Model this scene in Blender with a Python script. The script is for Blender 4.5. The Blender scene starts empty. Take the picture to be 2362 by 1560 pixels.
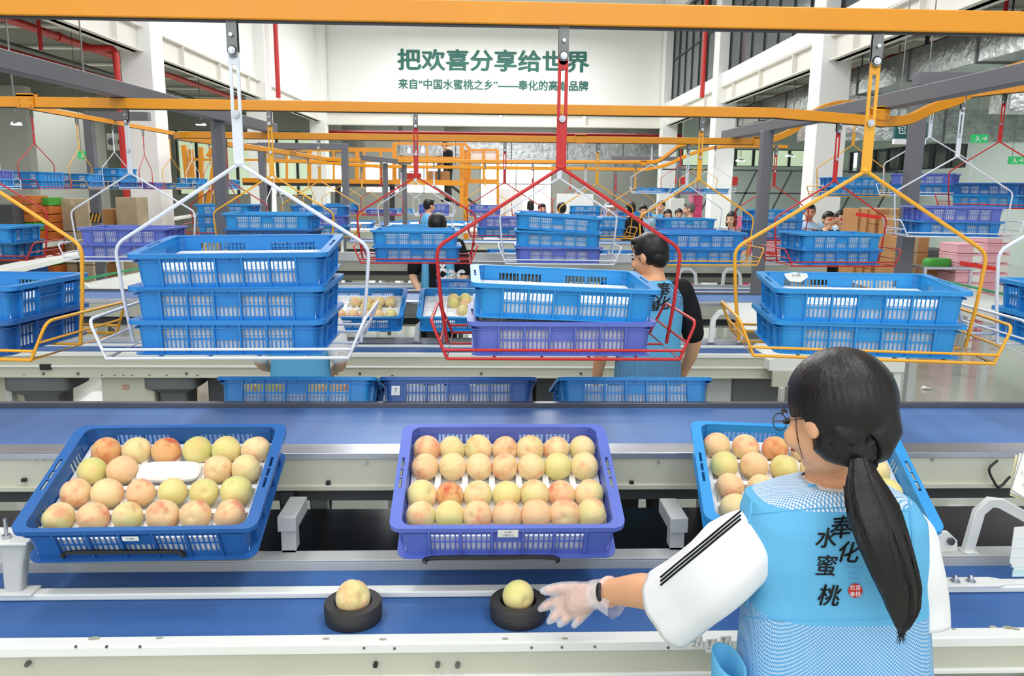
import bpy, math, random
from mathutils import Vector, Matrix
from mathutils.bvhtree import BVHTree
R_=math.radians
random.seed(7)
S=bpy.context.scene
COL=S.collection
# ------------------------------------------------------------------ camera
EYE=1.9; F=1837.0; CX,CY=1181.0,780.0
YAW,PITCH,ROLL=R_(2.2),R_(10.49),R_(0.6)
_f=Vector((math.sin(YAW)*math.cos(PITCH),math.cos(YAW)*math.cos(PITCH),-math.sin(PITCH)))
_r0=Vector((math.cos(YAW),-math.sin(YAW),0)); _u0=_r0.cross(_f)
_r=_r0*math.cos(ROLL)+_u0*math.sin(ROLL); _u=_u0*math.cos(ROLL)-_r0*math.sin(ROLL)
cam=bpy.data.objects.new('camera',bpy.data.cameras.new('camera')); COL.objects.link(cam)
cam.matrix_world=Matrix(((_r.x,_u.x,-_f.x,0),(_r.y,_u.y,-_f.y,0),(_r.z,_u.z,-_f.z,EYE),(0,0,0,1)))
cam.data.sensor_width=36; cam.data.lens=28.0; cam.data.clip_end=300; cam.data.clip_start=0.05
cam.data.dof.use_dof=False
S.camera=cam
def ray(px,py): return _f+_r*((px-CX)/F)+_u*((CY-py)/F)
def atY(px,py,Y):
    d=ray(px,py); t=Y/d.y; return Vector((d.x*t,Y,EYE+d.z*t))
def atZ(px,py,z):
    d=ray(px,py); t=(z-EYE)/d.z; return Vector((d.x*t,d.y*t,z))
def atD(px,py,dep):
    d=ray(px,py)*dep; return Vector((d.x,d.y,EYE+d.z))
BR=R_(-1.25)   # the hall stands slightly askew to the sorting lines
def bY(px,py,Y):       # point on hall plane Y, in the hall's own frame
    d=ray(px,py); c,s=math.cos(-BR),math.sin(-BR); d=Vector((c*d.x-s*d.y,s*d.x+c*d.y,d.z)); t=Y/d.y
    return Vector((d.x*t,Y,EYE+d.z*t))
# ------------------------------------------------------------------ light
S.view_settings.view_transform='Standard'; S.view_settings.look='None'
S.view_settings.gamma=1.0; S.view_settings.use_curve_mapping=False
S.view_settings.exposure=0.32
S.cycles.use_denoising=True
S.cycles.max_bounces=7; S.cycles.diffuse_bounces=4; S.cycles.glossy_bounces=3; S.cycles.transmission_bounces=4; S.cycles.transparent_max_bounces=8
S.cycles.sample_clamp_indirect=6.0; S.cycles.caustics_reflective=False; S.cycles.caustics_refractive=False
W=bpy.data.worlds.new('daylight'); S.world=W; W.use_nodes=True
W.node_tree.nodes['Background'].inputs[0].default_value=(0.93,0.97,1.0,1); W.node_tree.nodes['Background'].inputs[1].default_value=0.85
def area(name,loc,rot,sx,sy,power,col=(1,1,1)):
    l=bpy.data.lights.new(name,'AREA'); l.shape='RECTANGLE'; l.size=sx; l.size_y=sy; l.energy=power; l.color=col
    o=bpy.data.objects.new(name,l); COL.objects.link(o); o.location=loc; o.rotation_euler=rot; return o
# skylight strips of the hall roof
for i,(x,y,sx,sy,p) in enumerate([(-2.6,1.2,1.0,6,150),(2.6,1.2,1.0,6,150),(0,12,7,6,520),(0,21,7,6,600),(0,29,8,5,620)]):
    area('skylight_lamp',(x,y,8.0),(0,0,0),sx,sy,p)
area('far_room_fill',(0.5,37.8,5.3),(0,0,0),13,3.5,420)  # added light without a fixture, brightening the far room's back wall
# unseen area light above and behind the viewer, brightening faces toward the camera
area('rear_fill_light',(-0.8,-5.5,5.4),(R_(62),0,0),9,4,150)
# broad area lights over the side aisles, with no fixtures of their own
for x,y in ((-11,14),(-11,24),(11,12),(11,22)): area('aisle_light',(x,y,4.3),(0,0,0),3.5,6,170)
# ------------------------------------------------------------------ helpers
def lin(c):
    return tuple(((v/255)/12.92 if v/255<=0.04045 else ((v/255+0.055)/1.055)**2.4) for v in c[:3])
M={}
def mat(name,rgb,rough=0.5,metal=0.0,var=0.0,vscale=4.0,rgb2=None,bump=0.0,bscale=40.0,stretch=None,emit=0,alpha=1.0,coat=0.0,spec=0.5,sss=0.0,trans=0.0,objvar=0.0):
    m=bpy.data.materials.new(name); m.use_nodes=True; nt=m.node_tree; b=nt.nodes['Principled BSDF']
    c=lin(rgb)+(1,); b.inputs['Base Color'].default_value=c; b.inputs['Roughness'].default_value=rough; b.inputs['Metallic'].default_value=metal
    b.inputs['Specular IOR Level'].default_value=spec; b.inputs['Coat Weight'].default_value=coat
    if sss: b.inputs['Subsurface Weight'].default_value=sss; b.inputs['Subsurface Radius'].default_value=(0.012,0.006,0.003); b.inputs['Subsurface Scale'].default_value=0.6
    if trans: b.inputs['Transmission Weight'].default_value=trans
    if alpha<1: b.inputs['Alpha'].default_value=alpha
    if emit: b.inputs['Emission Color'].default_value=c; b.inputs['Emission Strength'].default_value=emit
    N=nt.nodes.new; L=nt.links.new
    if var or bump or objvar:
        tc=N('ShaderNodeTexCoord'); src=tc.outputs['Object']
        if stretch:
            mp=N('ShaderNodeMapping'); mp.inputs['Scale'].default_value=stretch; L(src,mp.inputs[0]); src=mp.outputs[0]
    last=None
    if var:
        n=N('ShaderNodeTexNoise'); n.inputs['Scale'].default_value=vscale; n.inputs['Detail'].default_value=5; L(src,n.inputs['Vector'])
        r=N('ShaderNodeMapRange'); r.inputs[1].default_value=0.35; r.inputs[2].default_value=0.68; r.inputs[3].default_value=0; r.inputs[4].default_value=var; L(n.outputs[0],r.inputs[0])
        x=N('ShaderNodeMix'); x.data_type='RGBA'; x.inputs[6].default_value=c; x.inputs[7].default_value=lin(rgb2 or tuple(v*0.7 for v in rgb))+(1,)
        L(r.outputs[0],x.inputs[0]); L(x.outputs[2],b.inputs['Base Color']); last=x.outputs[2]
    if objvar:
        oi=N('ShaderNodeObjectInfo'); r=N('ShaderNodeMapRange'); r.inputs[3].default_value=1-objvar; r.inputs[4].default_value=1+objvar*0.5; L(oi.outputs['Random'],r.inputs[0])
        h=N('ShaderNodeHueSaturation'); L(r.outputs[0],h.inputs['Value']); h.inputs['Color'].default_value=c
        if last: L(last,h.inputs['Color'])
        L(h.outputs[0],b.inputs['Base Color'])
    if bump:
        n=N('ShaderNodeTexNoise'); n.inputs['Scale'].default_value=bscale; n.inputs['Detail'].default_value=4; L(src,n.inputs['Vector'])
        bp=N('ShaderNodeBump'); bp.inputs['Strength'].default_value=bump; bp.inputs['Distance'].default_value=0.01; L(n.outputs[0],bp.inputs['Height']); L(bp.outputs[0],b.inputs['Normal'])
    M[name]=m; return m
def catmull(pts,k=4):
    pts=[Vector(p) for p in pts]
    if len(pts)<3: return pts
    out=[]
    P=[pts[0]*2-pts[1]]+pts+[pts[-1]*2-pts[-2]]
    for i in range(1,len(P)-2):
        for j in range(k):
            t=j/k; a,b,c,d=P[i-1],P[i],P[i+1],P[i+2]
            out.append(0.5*((2*b)+(c-a)*t+(2*a-5*b+4*c-d)*t*t+(3*b-a-3*c+d)*t**3))
    out.append(pts[-1]); return out
def rcorn(pts,r,k=3):          # polyline with rounded corners
    pts=[Vector(p) for p in pts]; out=[pts[0]]
    for i in range(1,len(pts)-1):
        a,b,c=pts[i-1],pts[i],pts[i+1]
        d1=(a-b); d2=(c-b); rr=min(r,d1.length*0.45,d2.length*0.45); p=b+d1.normalized()*rr; q=b+d2.normalized()*rr
        for j in range(k+1):
            t=j/k; out.append(p.lerp(b,t).lerp(b.lerp(q,t),t))
    out.append(pts[-1]); return out
class MB:
    def __init__(s): s.v=[]; s.f=[]; s.m=[]; s.sm=[]
    def add(s,vs,fs,mi=0,sm=False):
        o=len(s.v); s.v.extend([tuple(v) for v in vs])
        for f in fs: s.f.append([i+o for i in f]); s.m.append(mi); s.sm.append(sm)
        return s
    def box(s,c,d,mi=0,R=None):
        x,y,z=d[0]/2,d[1]/2,d[2]/2; c=Vector(c)
        vs=[Vector(p) for p in ((-x,-y,-z),(x,-y,-z),(x,y,-z),(-x,y,-z),(-x,-y,z),(x,-y,z),(x,y,z),(-x,y,z))]
        if R is not None: vs=[R@v for v in vs]
        return s.add([v+c for v in vs],[(0,3,2,1),(4,5,6,7),(0,1,5,4),(1,2,6,5),(2,3,7,6),(3,0,4,7)],mi)
    def b2(s,a,b,mi=0):
        return s.box([(a[i]+b[i])/2 for i in range(3)],[abs(b[i]-a[i]) for i in range(3)],mi)
    def bar(s,p,q,w,h,mi=0,up=(0,0,1)):
        p=Vector(p);q=Vector(q);d=q-p; y=d.normalized(); up=Vector(up)
        if abs(y.dot(up))>0.98: up=Vector((1,0,0))
        x=y.cross(up).normalized(); z=x.cross(y)
        return s.box((p+q)/2,(w,d.length,h),mi,Matrix((x,y,z)).transposed())
    def sweep(s,pts,w,h,mi=0,up=(0,0,1),close=True):     # rectangular section along a polyline
        pts=[Vector(p) for p in pts]; up=Vector(up); vs=[];n=len(pts)
        for i,p in enumerate(pts):
            a=pts[max(i-1,0)]; b=pts[min(i+1,n-1)]; y=(b-a).normalized(); x=y.cross(up).normalized(); z=x.cross(y)
            for sx,sz in ((-1,-1),(1,-1),(1,1),(-1,1)): vs.append(p+x*(sx*w/2)+z*(sz*h/2))
        fs=[]
        for i in range(n-1):
            for j in range(4): k=(j+1)%4; fs.append((i*4+j,i*4+k,i*4+4+k,i*4+4+j))
        fs.append((3,2,1,0)); o=(n-1)*4; fs.append((o,o+1,o+2,o+3)); return s.add(vs,fs,mi)
    def tube(s,pts,r,n=8,mi=0,cap=True,closed=False,flat=1.0,up=None):
        pts=[Vector(p) for p in pts]; m=len(pts); rr=r if isinstance(r,(list,tuple)) else [r]*m
        x=None; vs=[]
        for i,p in enumerate(pts):
            if closed: a=pts[i-1]; b=pts[(i+1)%m]
            else: a=pts[max(i-1,0)]; b=pts[min(i+1,m-1)]
            t=(b-a).normalized()
            if x is None:
                u=Vector(up) if up else (Vector((0,0,1)) if abs(t.z)<0.9 else Vector((1,0,0))); x=t.cross(u).normalized()
            else: x=(x-t*x.dot(t)).normalized()
            y=t.cross(x)
            for j in range(n): a_=2*math.pi*j/n; vs.append(p+(x*math.cos(a_)+y*math.sin(a_)*flat)*rr[i])
        fs=[]
        for i in range(m if closed else m-1):
            i2=(i+1)%m
            for j in range(n): k=(j+1)%n; fs.append((i*n+j,i*n+k,i2*n+k,i2*n+j))
        if cap and not closed: fs.append(tuple(range(n))[::-1]); fs.append(tuple((m-1)*n+j for j in range(n)))
        return s.add(vs,fs,mi,True)
    def limb(s,pts,rad,n=12,k=4,mi=0,flat=1.0,up=None):   # tapering smooth limb with rounded ends
        P=catmull(pts,k); m=len(P); q=len(rad)
        rr=[]
        for i in range(m):
            t=i/(m-1)*(q-1); a=int(min(t,q-2)); rr.append(rad[a]+(rad[a+1]-rad[a])*(t-a))
        d0=(P[0]-P[1]).normalized(); d1=(P[-1]-P[-2]).normalized()
        pre=[P[0]+d0*rr[0]*c for c in (0.95,0.75,0.4)]; post=[P[-1]+d1*rr[-1]*c for c in (0.4,0.75,0.95)]
        return s.tube(pre+P+post,[rr[0]*c for c in (0.25,0.66,0.92)]+rr+[rr[-1]*c for c in (0.92,0.66,0.25)],n,mi,flat=flat,up=up)
    def ell(s,c,r,n=16,m=10,mi=0,R=None,fn=None):
        c=Vector(c); vs=[]; fs=[]
        for i in range(m+1):
            th=math.pi*i/m
            for j in range(n):
                ph=2*math.pi*j/n; d=Vector((math.sin(th)*math.cos(ph),math.sin(th)*math.sin(ph),math.cos(th)))
                k=fn(d) if fn else 1.0
                v=Vector((d.x*r[0],d.y*r[1],d.z*r[2]))*k
                if R is not None: v=R@v
                vs.append(c+v)
        for i in range(m):
            for j in range(n):
                k=(j+1)%n; fs.append((i*n+j,(i+1)*n+j,(i+1)*n+k,i*n+k))
        return s.add(vs,fs,mi,True)
    def loft(s,rings,n=20,mi=0,p=2.4,cap=True,fn=None):  # rings: (center, rx, ry[, R])
        vs=[];fs=[]
        for q,rg in enumerate(rings):
            c=Vector(rg[0]); R=rg[3] if len(rg)>3 else None
            for j in range(n):
                a=2*math.pi*j/n; ca,sa=math.cos(a),math.sin(a)
                v=Vector((math.copysign(abs(ca)**(2/p),ca)*rg[1],math.copysign(abs(sa)**(2/p),sa)*rg[2],0))
                if fn: v=v*fn(q,a)
                if R is not None: v=R@v
                vs.append(c+v)
        for i in range(len(rings)-1):
            for j in range(n): k=(j+1)%n; fs.append((i*n+j,i*n+k,(i+1)*n+k,(i+1)*n+j))
        if cap: fs.append(tuple(range(n))[::-1]); o=(len(rings)-1)*n; fs.append(tuple(o+j for j in range(n)))
        return s.add(vs,fs,mi,True)
    def cyl(s,p,q,r,n=16,mi=0,r2=None):
        return s.tube([p,q],[r,r if r2 is None else r2],n,mi)
    def lathe(s,prof,n=24,mi=0,c=(0,0,0)):
        vs=[];fs=[];c=Vector(c)
        for r,z in prof:
            for j in range(n): a=2*math.pi*j/n; vs.append(c+Vector((r*math.cos(a),r*math.sin(a),z)))
        for i in range(len(prof)-1):
            for j in range(n): k=(j+1)%n; fs.append((i*n+j,i*n+k,(i+1)*n+k,(i+1)*n+j))
        return s.add(vs,fs,mi,True)
    def prism(s,poly,y0,y1,mi=0,axis='y'):   # poly of (a,b) extruded
        n=len(poly)
        def P(a,b,t): return (a,t,b) if axis=='y' else ((t,a,b) if axis=='x' else (a,b,t))
        vs=[P(a,b,y0) for a,b in poly]+[P(a,b,y1) for a,b in poly]
        return s.add(vs,[tuple(range(n)),tuple(range(2*n-1,n-1,-1))]+[(i,i+n,(i+1)%n+n,(i+1)%n) for i in range(n)],mi)
    def mesh(s,name,mats):
        me=bpy.data.meshes.new(name); me.from_pydata(s.v,[],s.f)
        for m in (mats if isinstance(mats,(list,tuple)) else [mats]): me.materials.append(M[m] if isinstance(m,str) else m)
        me.polygons.foreach_set('material_index',s.m); me.polygons.foreach_set('use_smooth',s.sm); me.update()
        import bmesh
        b=bmesh.new(); b.from_mesh(me); bmesh.ops.recalc_face_normals(b,faces=b.faces); b.to_mesh(me); b.free()
        try: me.set_sharp_from_angle(angle=R_(48))
        except Exception: pass
        return me
    def build(s,name,mats,parent=None,bevel=0,world=False,remesh=0,smooth=0):
        o=bpy.data.objects.new(name,s.mesh(name,mats)); COL.objects.link(o)
        if parent is not None:
            o.parent=parent
            if world: o.location=-parent.location
        if remesh:
            md=o.modifiers.new('remesh','REMESH'); md.mode='VOXEL'; md.voxel_size=remesh; md.use_smooth_shade=True
            if smooth: sm=o.modifiers.new('smooth','SMOOTH'); sm.iterations=smooth; sm.factor=0.5
        if bevel:
            md=o.modifiers.new('bevel','BEVEL'); md.width=bevel; md.segments=2; md.limit_method='ANGLE'; md.angle_limit=R_(40)
        return o
def tag(o,label,cat,group=None):
    o['label']=label; o['category']=cat
    if group: o['group']=group
    return o
def thing(name,label,cat,loc=(0,0,0),rz=0,group=None,rot=None):
    o=bpy.data.objects.new(name,None); COL.objects.link(o); o.location=loc; o.rotation_euler=rot or (0,0,rz); o.empty_display_size=0.05
    return tag(o,label,cat,group)
def struct(o,rot=True):
    o['kind']='structure'
    if rot: o.rotation_euler=(0,0,BR)
    return o
def dup(o,parent=None):
    c=o.copy(); COL.objects.link(c); c.parent=parent
    for ch in o.children: dup(ch,c)
    return c
def text_mesh(txt,size,name='lettering',depth=0.0,bold=0.0,width=None,align='CENTER',sx=1.0,shear=0,spacing=1.0):
    cu=bpy.data.curves.new(name,'FONT'); cu.body=txt; cu.size=size; cu.extrude=depth; cu.align_x=align; cu.align_y='CENTER'; cu.shear=shear; cu.space_character=spacing
    cu.resolution_u=3
    o=bpy.data.objects.new(name,cu); COL.objects.link(o); bpy.context.view_layer.update()
    dg=bpy.context.evaluated_depsgraph_get(); me=bpy.data.meshes.new_from_object(o.evaluated_get(dg)); bpy.data.objects.remove(o,do_unlink=True); bpy.data.curves.remove(cu)
    if width and len(me.vertices):
        xs=[v.co.x for v in me.vertices]; k=width/(max(xs)-min(xs)); c0=(max(xs)+min(xs))/2
        for v in me.vertices: v.co.x=(v.co.x-c0)*k
    if bold and len(me.polygons):
        V0=[v.co.copy() for v in me.vertices]; F0=[list(p.vertices) for p in me.polygons]; vs=[];fs=[]
        for i,(dx,dy) in enumerate(((0,0),(bold,0),(-bold,0),(0,bold*0.8),(0,-bold*0.8))):
            o_=len(vs); vs+=[(v.x+dx,v.y+dy,v.z+0.00002*i) for v in V0]; fs+=[[k+o_ for k in f] for f in F0]
        nm=me.name; bpy.data.meshes.remove(me); me=bpy.data.meshes.new(nm); me.from_pydata(vs,[],fs); me.update()
    if sx!=1:
        for v in me.vertices: v.co.x*=sx
    me.name=name; return me
def text_obj(txt,size,m,parent=None,loc=(0,0,0),rot=(R_(90),0,0),name='lettering',**k):
    me=text_mesh(txt,size,name,**k); me.materials.clear(); me.materials.append(M[m])
    o=bpy.data.objects.new(name,me); COL.objects.link(o); o.parent=parent; o.location=loc; o.rotation_euler=rot; return o
# ------------------------------------------------------------------ materials
mat('white_wall',(244,244,242),0.75,var=0.12,vscale=0.6,rgb2=(232,232,230),bump=0.05,bscale=60)
mat('wall_grey',(168,170,162),0.8,var=0.3,vscale=0.5,rgb2=(156,158,150))
mat('wall_mint',(214,228,222),0.7,var=0.2,vscale=0.5,rgb2=(203,219,214))
mat('beam_cream',(232,229,221),0.6,var=0.2,vscale=1.0,rgb2=(222,219,210))
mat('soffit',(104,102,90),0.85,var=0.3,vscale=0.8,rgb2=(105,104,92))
mat('truss_dark',(78,78,74),0.7)
mat('floor_epoxy',(187,192,180),0.16,var=0.5,vscale=0.35,rgb2=(172,178,168),coat=0.4,bump=0.02,bscale=3)
mat('line_white',(236,237,232),0.38,var=0.35,vscale=2.0,rgb2=(222,223,214))
mat('line_cream',(200,200,182),0.42,var=0.5,vscale=3.0,rgb2=(182,183,165),stretch=(0.6,1,1))
mat('line_grey',(196,198,196),0.4,var=0.2,vscale=3)
mat('paint_chip',(172,174,160),0.6,var=0.8,vscale=30,rgb2=(150,138,112))
mat('steel',(196,200,208),0.28,metal=0.9,var=0.4,vscale=14,rgb2=(160,164,172),stretch=(0.2,1,1))
mat('steel_dark',(120,122,120),0.35,metal=0.85,var=0.4,vscale=30)
mat('alu_lip',(118,118,122),0.35,metal=0.6)
mat('belt_upper',(86,128,190),0.42,var=0.5,vscale=1.6,rgb2=(104,146,205),stretch=(0.25,3,1),spec=0.35)
mat('belt_lower',(54,94,154),0.5,var=0.6,vscale=2.2,rgb2=(72,116,176),stretch=(0.3,4,1),spec=0.3)
mat('belt_dark',(34,32,36),0.32,var=0.5,vscale=2,rgb2=(54,52,58),stretch=(0.3,3,1))
mat('rubber',(44,43,44),0.55,var=0.3,vscale=10,rgb2=(60,58,58))
mat('black_plastic',(30,30,31),0.4)
mat('machine_dark',(70,72,74),0.6,var=0.4,vscale=6,rgb2=(52,54,56))
mat('hopper_grey',(104,106,108),0.55,var=0.3,vscale=4)
mat('rail_yellow',(232,152,14),0.36,var=0.55,vscale=3.0,rgb2=(222,138,18),stretch=(1,1,1),coat=0.1)
mat('wire_yellow',(240,172,40),0.38,var=0.3,vscale=9,rgb2=(226,150,34))
mat('wire_red',(200,38,36),0.38,var=0.3,vscale=9,rgb2=(176,30,32))
mat('wire_white',(226,230,238),0.38,var=0.3,vscale=9,rgb2=(206,212,222))
mat('gantry_grey',(112,112,118),0.5,var=0.25,vscale=3,rgb2=(98,98,104))
mat('pipe_red',(196,40,36),0.4)
mat('duct_foil',(200,204,204),0.2,metal=0.9,bump=1.0,bscale=7,var=0.7,vscale=5,rgb2=(150,154,154))
mat('glass_dark',(64,72,76),0.12,var=0.5,vscale=0.7,rgb2=(92,100,104))
mat('frame_dark',(58,62,64),0.5)
mat('lamp_glow',(255,255,250),0.5,emit=7)
mat('window_glow',(250,255,250),0.5,emit=2.6)
mat('leaf_glow',(205,226,190),0.6,emit=0.55,var=0.9,vscale=3,rgb2=(246,250,244))
mat('exit_green',(40,160,90),0.5,emit=0.5)
mat('sign_teal',(24,92,96),0.5)
mat('letter_green',(18,96,84),0.5,var=0.3,vscale=2,rgb2=(30,112,100))
mat('letter_white',(250,250,250),0.5)
mat('letter_black',(22,24,28),0.6)
mat('letter_grey',(110,112,114),0.6)
mat('letter_faint',(96,158,208),0.6)
mat('seal_red',(206,42,44),0.5)
mat('foam',(246,246,246),0.7,var=0.2,vscale=20,rgb2=(234,235,236),sss=0.0)
mat('label_paper',(238,238,232),0.7)
mat('label_mint',(196,226,226),0.7)
CR={'blue':(48,152,222),'sky':(90,174,232),'deep':(44,102,172),'violet':(102,120,206),'teal':(30,112,166),'mid':(44,136,212)}
for k,c in CR.items(): mat('crate_'+k,c,0.34,var=0.35,vscale=7,rgb2=tuple(v*0.88 for v in c),spec=0.45)
mat('green_strip',(30,160,104),0.5)
mat('cardboard',(188,138,86),0.8,var=0.4,vscale=5,rgb2=(168,120,74))
mat('cardboard_pale',(196,178,148),0.85,var=0.5,vscale=5,rgb2=(170,152,124))
mat('tape_red',(232,44,34),0.5)
mat('pink_box',(240,180,192),0.45,var=0.2,vscale=6,rgb2=(232,160,176))
mat('magenta_box',(222,74,120),0.45)
mat('orange_crate',(206,112,44),0.6,var=0.4,vscale=8,rgb2=(176,90,36))
mat('green_crate',(70,160,56),0.6)
mat('red_cloth',(200,44,44),0.7)
mat('skin',(232,182,150),0.5,var=0.35,vscale=14,rgb2=(222,166,134),sss=0.15)
mat('skin_arm',(236,178,136),0.45,var=0.35,vscale=12,rgb2=(226,160,118),sss=0.15)
mat('skin_tan',(214,150,118),0.5,var=0.3,vscale=14,rgb2=(200,134,104),sss=0.1)
mat('lips',(190,92,84),0.5)
mat('eye_dark',(30,24,22),0.3)
mat('hair_black',(17,14,14),0.36,var=0.6,vscale=60,rgb2=(34,26,25),stretch=(1,1,0.08),bump=0.2,bscale=160,spec=0.42)
mat('hair_grey',(96,92,90),0.6,var=0.5,vscale=60,rgb2=(130,126,122))
mat('cloth_white',(238,238,238),0.85,bump=0.25,bscale=9,spec=0.2)
mat('cloth_black',(30,30,32),0.85,bump=0.3,bscale=12,spec=0.2)
mat('cloth_blue',(104,182,224),0.8,bump=0.35,bscale=8,spec=0.2)
mat('cloth_pale',(176,206,232),0.85,bump=0.3,bscale=10,spec=0.2)
mat('cloth_grey',(150,150,156),0.85,bump=0.3,bscale=10,spec=0.2)
mat('cloth_dark',(70,72,70),0.85,bump=0.3,bscale=10,spec=0.2)
mat('khaki',(200,190,170),0.85)
mat('glove',(240,238,240),0.25,trans=0.0,alpha=0.42,bump=1.0,bscale=45,spec=0.7)
mat('pink_band',(232,190,180),0.5)
mat('wheel_cream',(226,218,180),0.6)
mat('tarp',(206,212,214),0.4,bump=0.6,bscale=8)
mat('rope_black',(28,28,30),0.6)
def net_mat(name,cell,hole,base,under,dark=None):
    # knitted net: rows of offset holes through which the shirt shows
    m=bpy.data.materials.new(name); m.use_nodes=True; nt=m.node_tree; N=nt.nodes.new; L=nt.links.new; b=nt.nodes['Principled BSDF']; b.inputs['Roughness'].default_value=0.75
    tc=N('ShaderNodeTexCoord'); sp=N('ShaderNodeSeparateXYZ'); L(tc.outputs['Object'],sp.inputs[0])
    def mth(op,a,bv=None,c=None):
        n=N('ShaderNodeMath'); n.operation=op
        for i,v in enumerate((a,bv,c)):
            if v is None: continue
            if isinstance(v,(int,float)): n.inputs[i].default_value=v
            else: L(v,n.inputs[i])
        return n.outputs[0]
    u=mth('DIVIDE',sp.outputs[0],cell*1.25); v=mth('DIVIDE',mth('SUBTRACT',sp.outputs[2],sp.outputs[1]),cell)
    a=mth('SINE',mth('MULTIPLY',mth('ADD',u,v),math.pi)); c=mth('SINE',mth('MULTIPLY',mth('SUBTRACT',u,v),math.pi))
    h=mth('MULTIPLY',mth('ABSOLUTE',a),mth('ABSOLUTE',c)); g=mth('SMOOTH_MIN' if False else 'SUBTRACT',h,hole)
    k=N('ShaderNodeMapRange'); k.inputs[1].default_value=0.0; k.inputs[2].default_value=0.1; L(g,k.inputs[0])
    x=N('ShaderNodeMix'); x.data_type='RGBA'; x.inputs[6].default_value=lin(base)+(1,); x.inputs[7].default_value=lin(under)+(1,)
    L(k.outputs[0],x.inputs[0]); L(x.outputs[2],b.inputs['Base Color'])
    bp=N('ShaderNodeBump'); bp.inputs['Strength'].default_value=0.6; bp.inputs['Distance'].default_value=0.002; bp.invert=True; L(k.outputs[0],bp.inputs['Height']); L(bp.outputs[0],b.inputs['Normal'])
    M[name]=m
net_mat('net_light',0.0064,0.30,(92,170,226),(242,246,248))
net_mat('net_dense',0.0058,0.40,(88,160,214),(188,214,236))
net_mat('net_man',0.009,0.40,(112,184,232),(60,70,92))
def peach_mat(name,base,green,blush,amt):
    m=bpy.data.materials.new(name); m.use_nodes=True; nt=m.node_tree; N=nt.nodes.new; L=nt.links.new; b=nt.nodes['Principled BSDF']; b.inputs['Roughness'].default_value=0.62
    b.inputs['Sheen Weight'].default_value=0.25; b.inputs['Sheen Roughness'].default_value=0.4; b.inputs['Specular IOR Level'].default_value=0.25
    tc=N('ShaderNodeTexCoord'); oi=N('ShaderNodeObjectInfo')
    ad=N('ShaderNodeVectorMath'); ad.operation='ADD'; sc=N('ShaderNodeVectorMath'); sc.operation='SCALE'; sc.inputs[3].default_value=37.0
    cb=N('ShaderNodeCombineXYZ'); L(oi.outputs['Random'],cb.inputs[0]); L(oi.outputs['Random'],cb.inputs[1]); L(cb.outputs[0],sc.inputs[0]); L(tc.outputs['Object'],ad.inputs[0]); L(sc.outputs[0],ad.inputs[1])
    n1=N('ShaderNodeTexNoise'); n1.inputs['Scale'].default_value=14; n1.inputs['Detail'].default_value=2; L(ad.outputs[0],n1.inputs['Vector'])
    n2=N('ShaderNodeTexNoise'); n2.inputs['Scale'].default_value=19; n2.inputs['Detail'].default_value=6; n2.inputs['Roughness'].default_value=0.6; L(ad.outputs[0],n2.inputs['Vector'])
    r1=N('ShaderNodeMapRange'); r1.inputs[1].default_value=0.4; r1.inputs[2].default_value=0.65; L(n1.outputs[0],r1.inputs[0])
    r2=N('ShaderNodeMapRange'); r2.inputs[1].default_value=0.50; r2.inputs[2].default_value=0.72; r2.inputs[4].default_value=amt; L(n2.outputs[0],r2.inputs[0])
    x1=N('ShaderNodeMix'); x1.data_type='RGBA'; x1.inputs[6].default_value=lin(base)+(1,); x1.inputs[7].default_value=lin(green)+(1,); L(r1.outputs[0],x1.inputs[0])
    x2=N('ShaderNodeMix'); x2.data_type='RGBA'; x2.inputs[7].default_value=lin(blush)+(1,); L(x1.outputs[2],x2.inputs[6]); L(r2.outputs[0],x2.inputs[0]); L(x2.outputs[2],b.inputs['Base Color'])
    n3=N('ShaderNodeTexNoise'); n3.inputs['Scale'].default_value=300; L(tc.outputs['Object'],n3.inputs['Vector']); bp=N('ShaderNodeBump'); bp.inputs['Strength'].default_value=0.12; bp.inputs['Distance'].default_value=0.002; L(n3.outputs[0],bp.inputs['Height']); L(bp.outputs[0],b.inputs['Normal'])
    M[name]=m
peach_mat('peach_cream',(240,212,160),(224,212,146),(228,138,104),0.75)
peach_mat('peach_green',(232,216,146),(212,208,128),(228,146,100),0.4)
peach_mat('peach_pink',(240,196,148),(232,206,152),(220,104,80),0.95)
peach_mat('peach_red',(232,160,108),(226,186,122),(196,58,40),1.0)
# ------------------------------------------------------------------ the hall (own frame, turned by BR)
XL,XR=-7.0,6.5
def sbox(name,boxes,m,bevel=0):
    b=MB()
    for a,c in boxes: b.b2(a,c)
    return struct(b.build(name,m,bevel=bevel))
sbox('floor',[((-22,-6,-0.1),(22,48,0))],'floor_epoxy')
# end wall over the beam, with the slogan
sbox('wall_end',[((XL-0.4,33.6,4.95),(XR+0.4,33.9,11.6))],'white_wall')
eb=MB(); eb.b2((XL,33.45,4.52),(XR,33.6,4.98)); eb.b2((XL,33.3,4.46),(XR,33.75,4.54)); eb.b2((XL,33.3,4.95),(XR,33.75,5.03))
for x in (-3.5,0.0,3.4): eb.b2((x-0.06,33.32,4.54),(x+0.06,33.5,4.95))
struct(eb.build('trim_1','beam_cream'))
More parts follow.
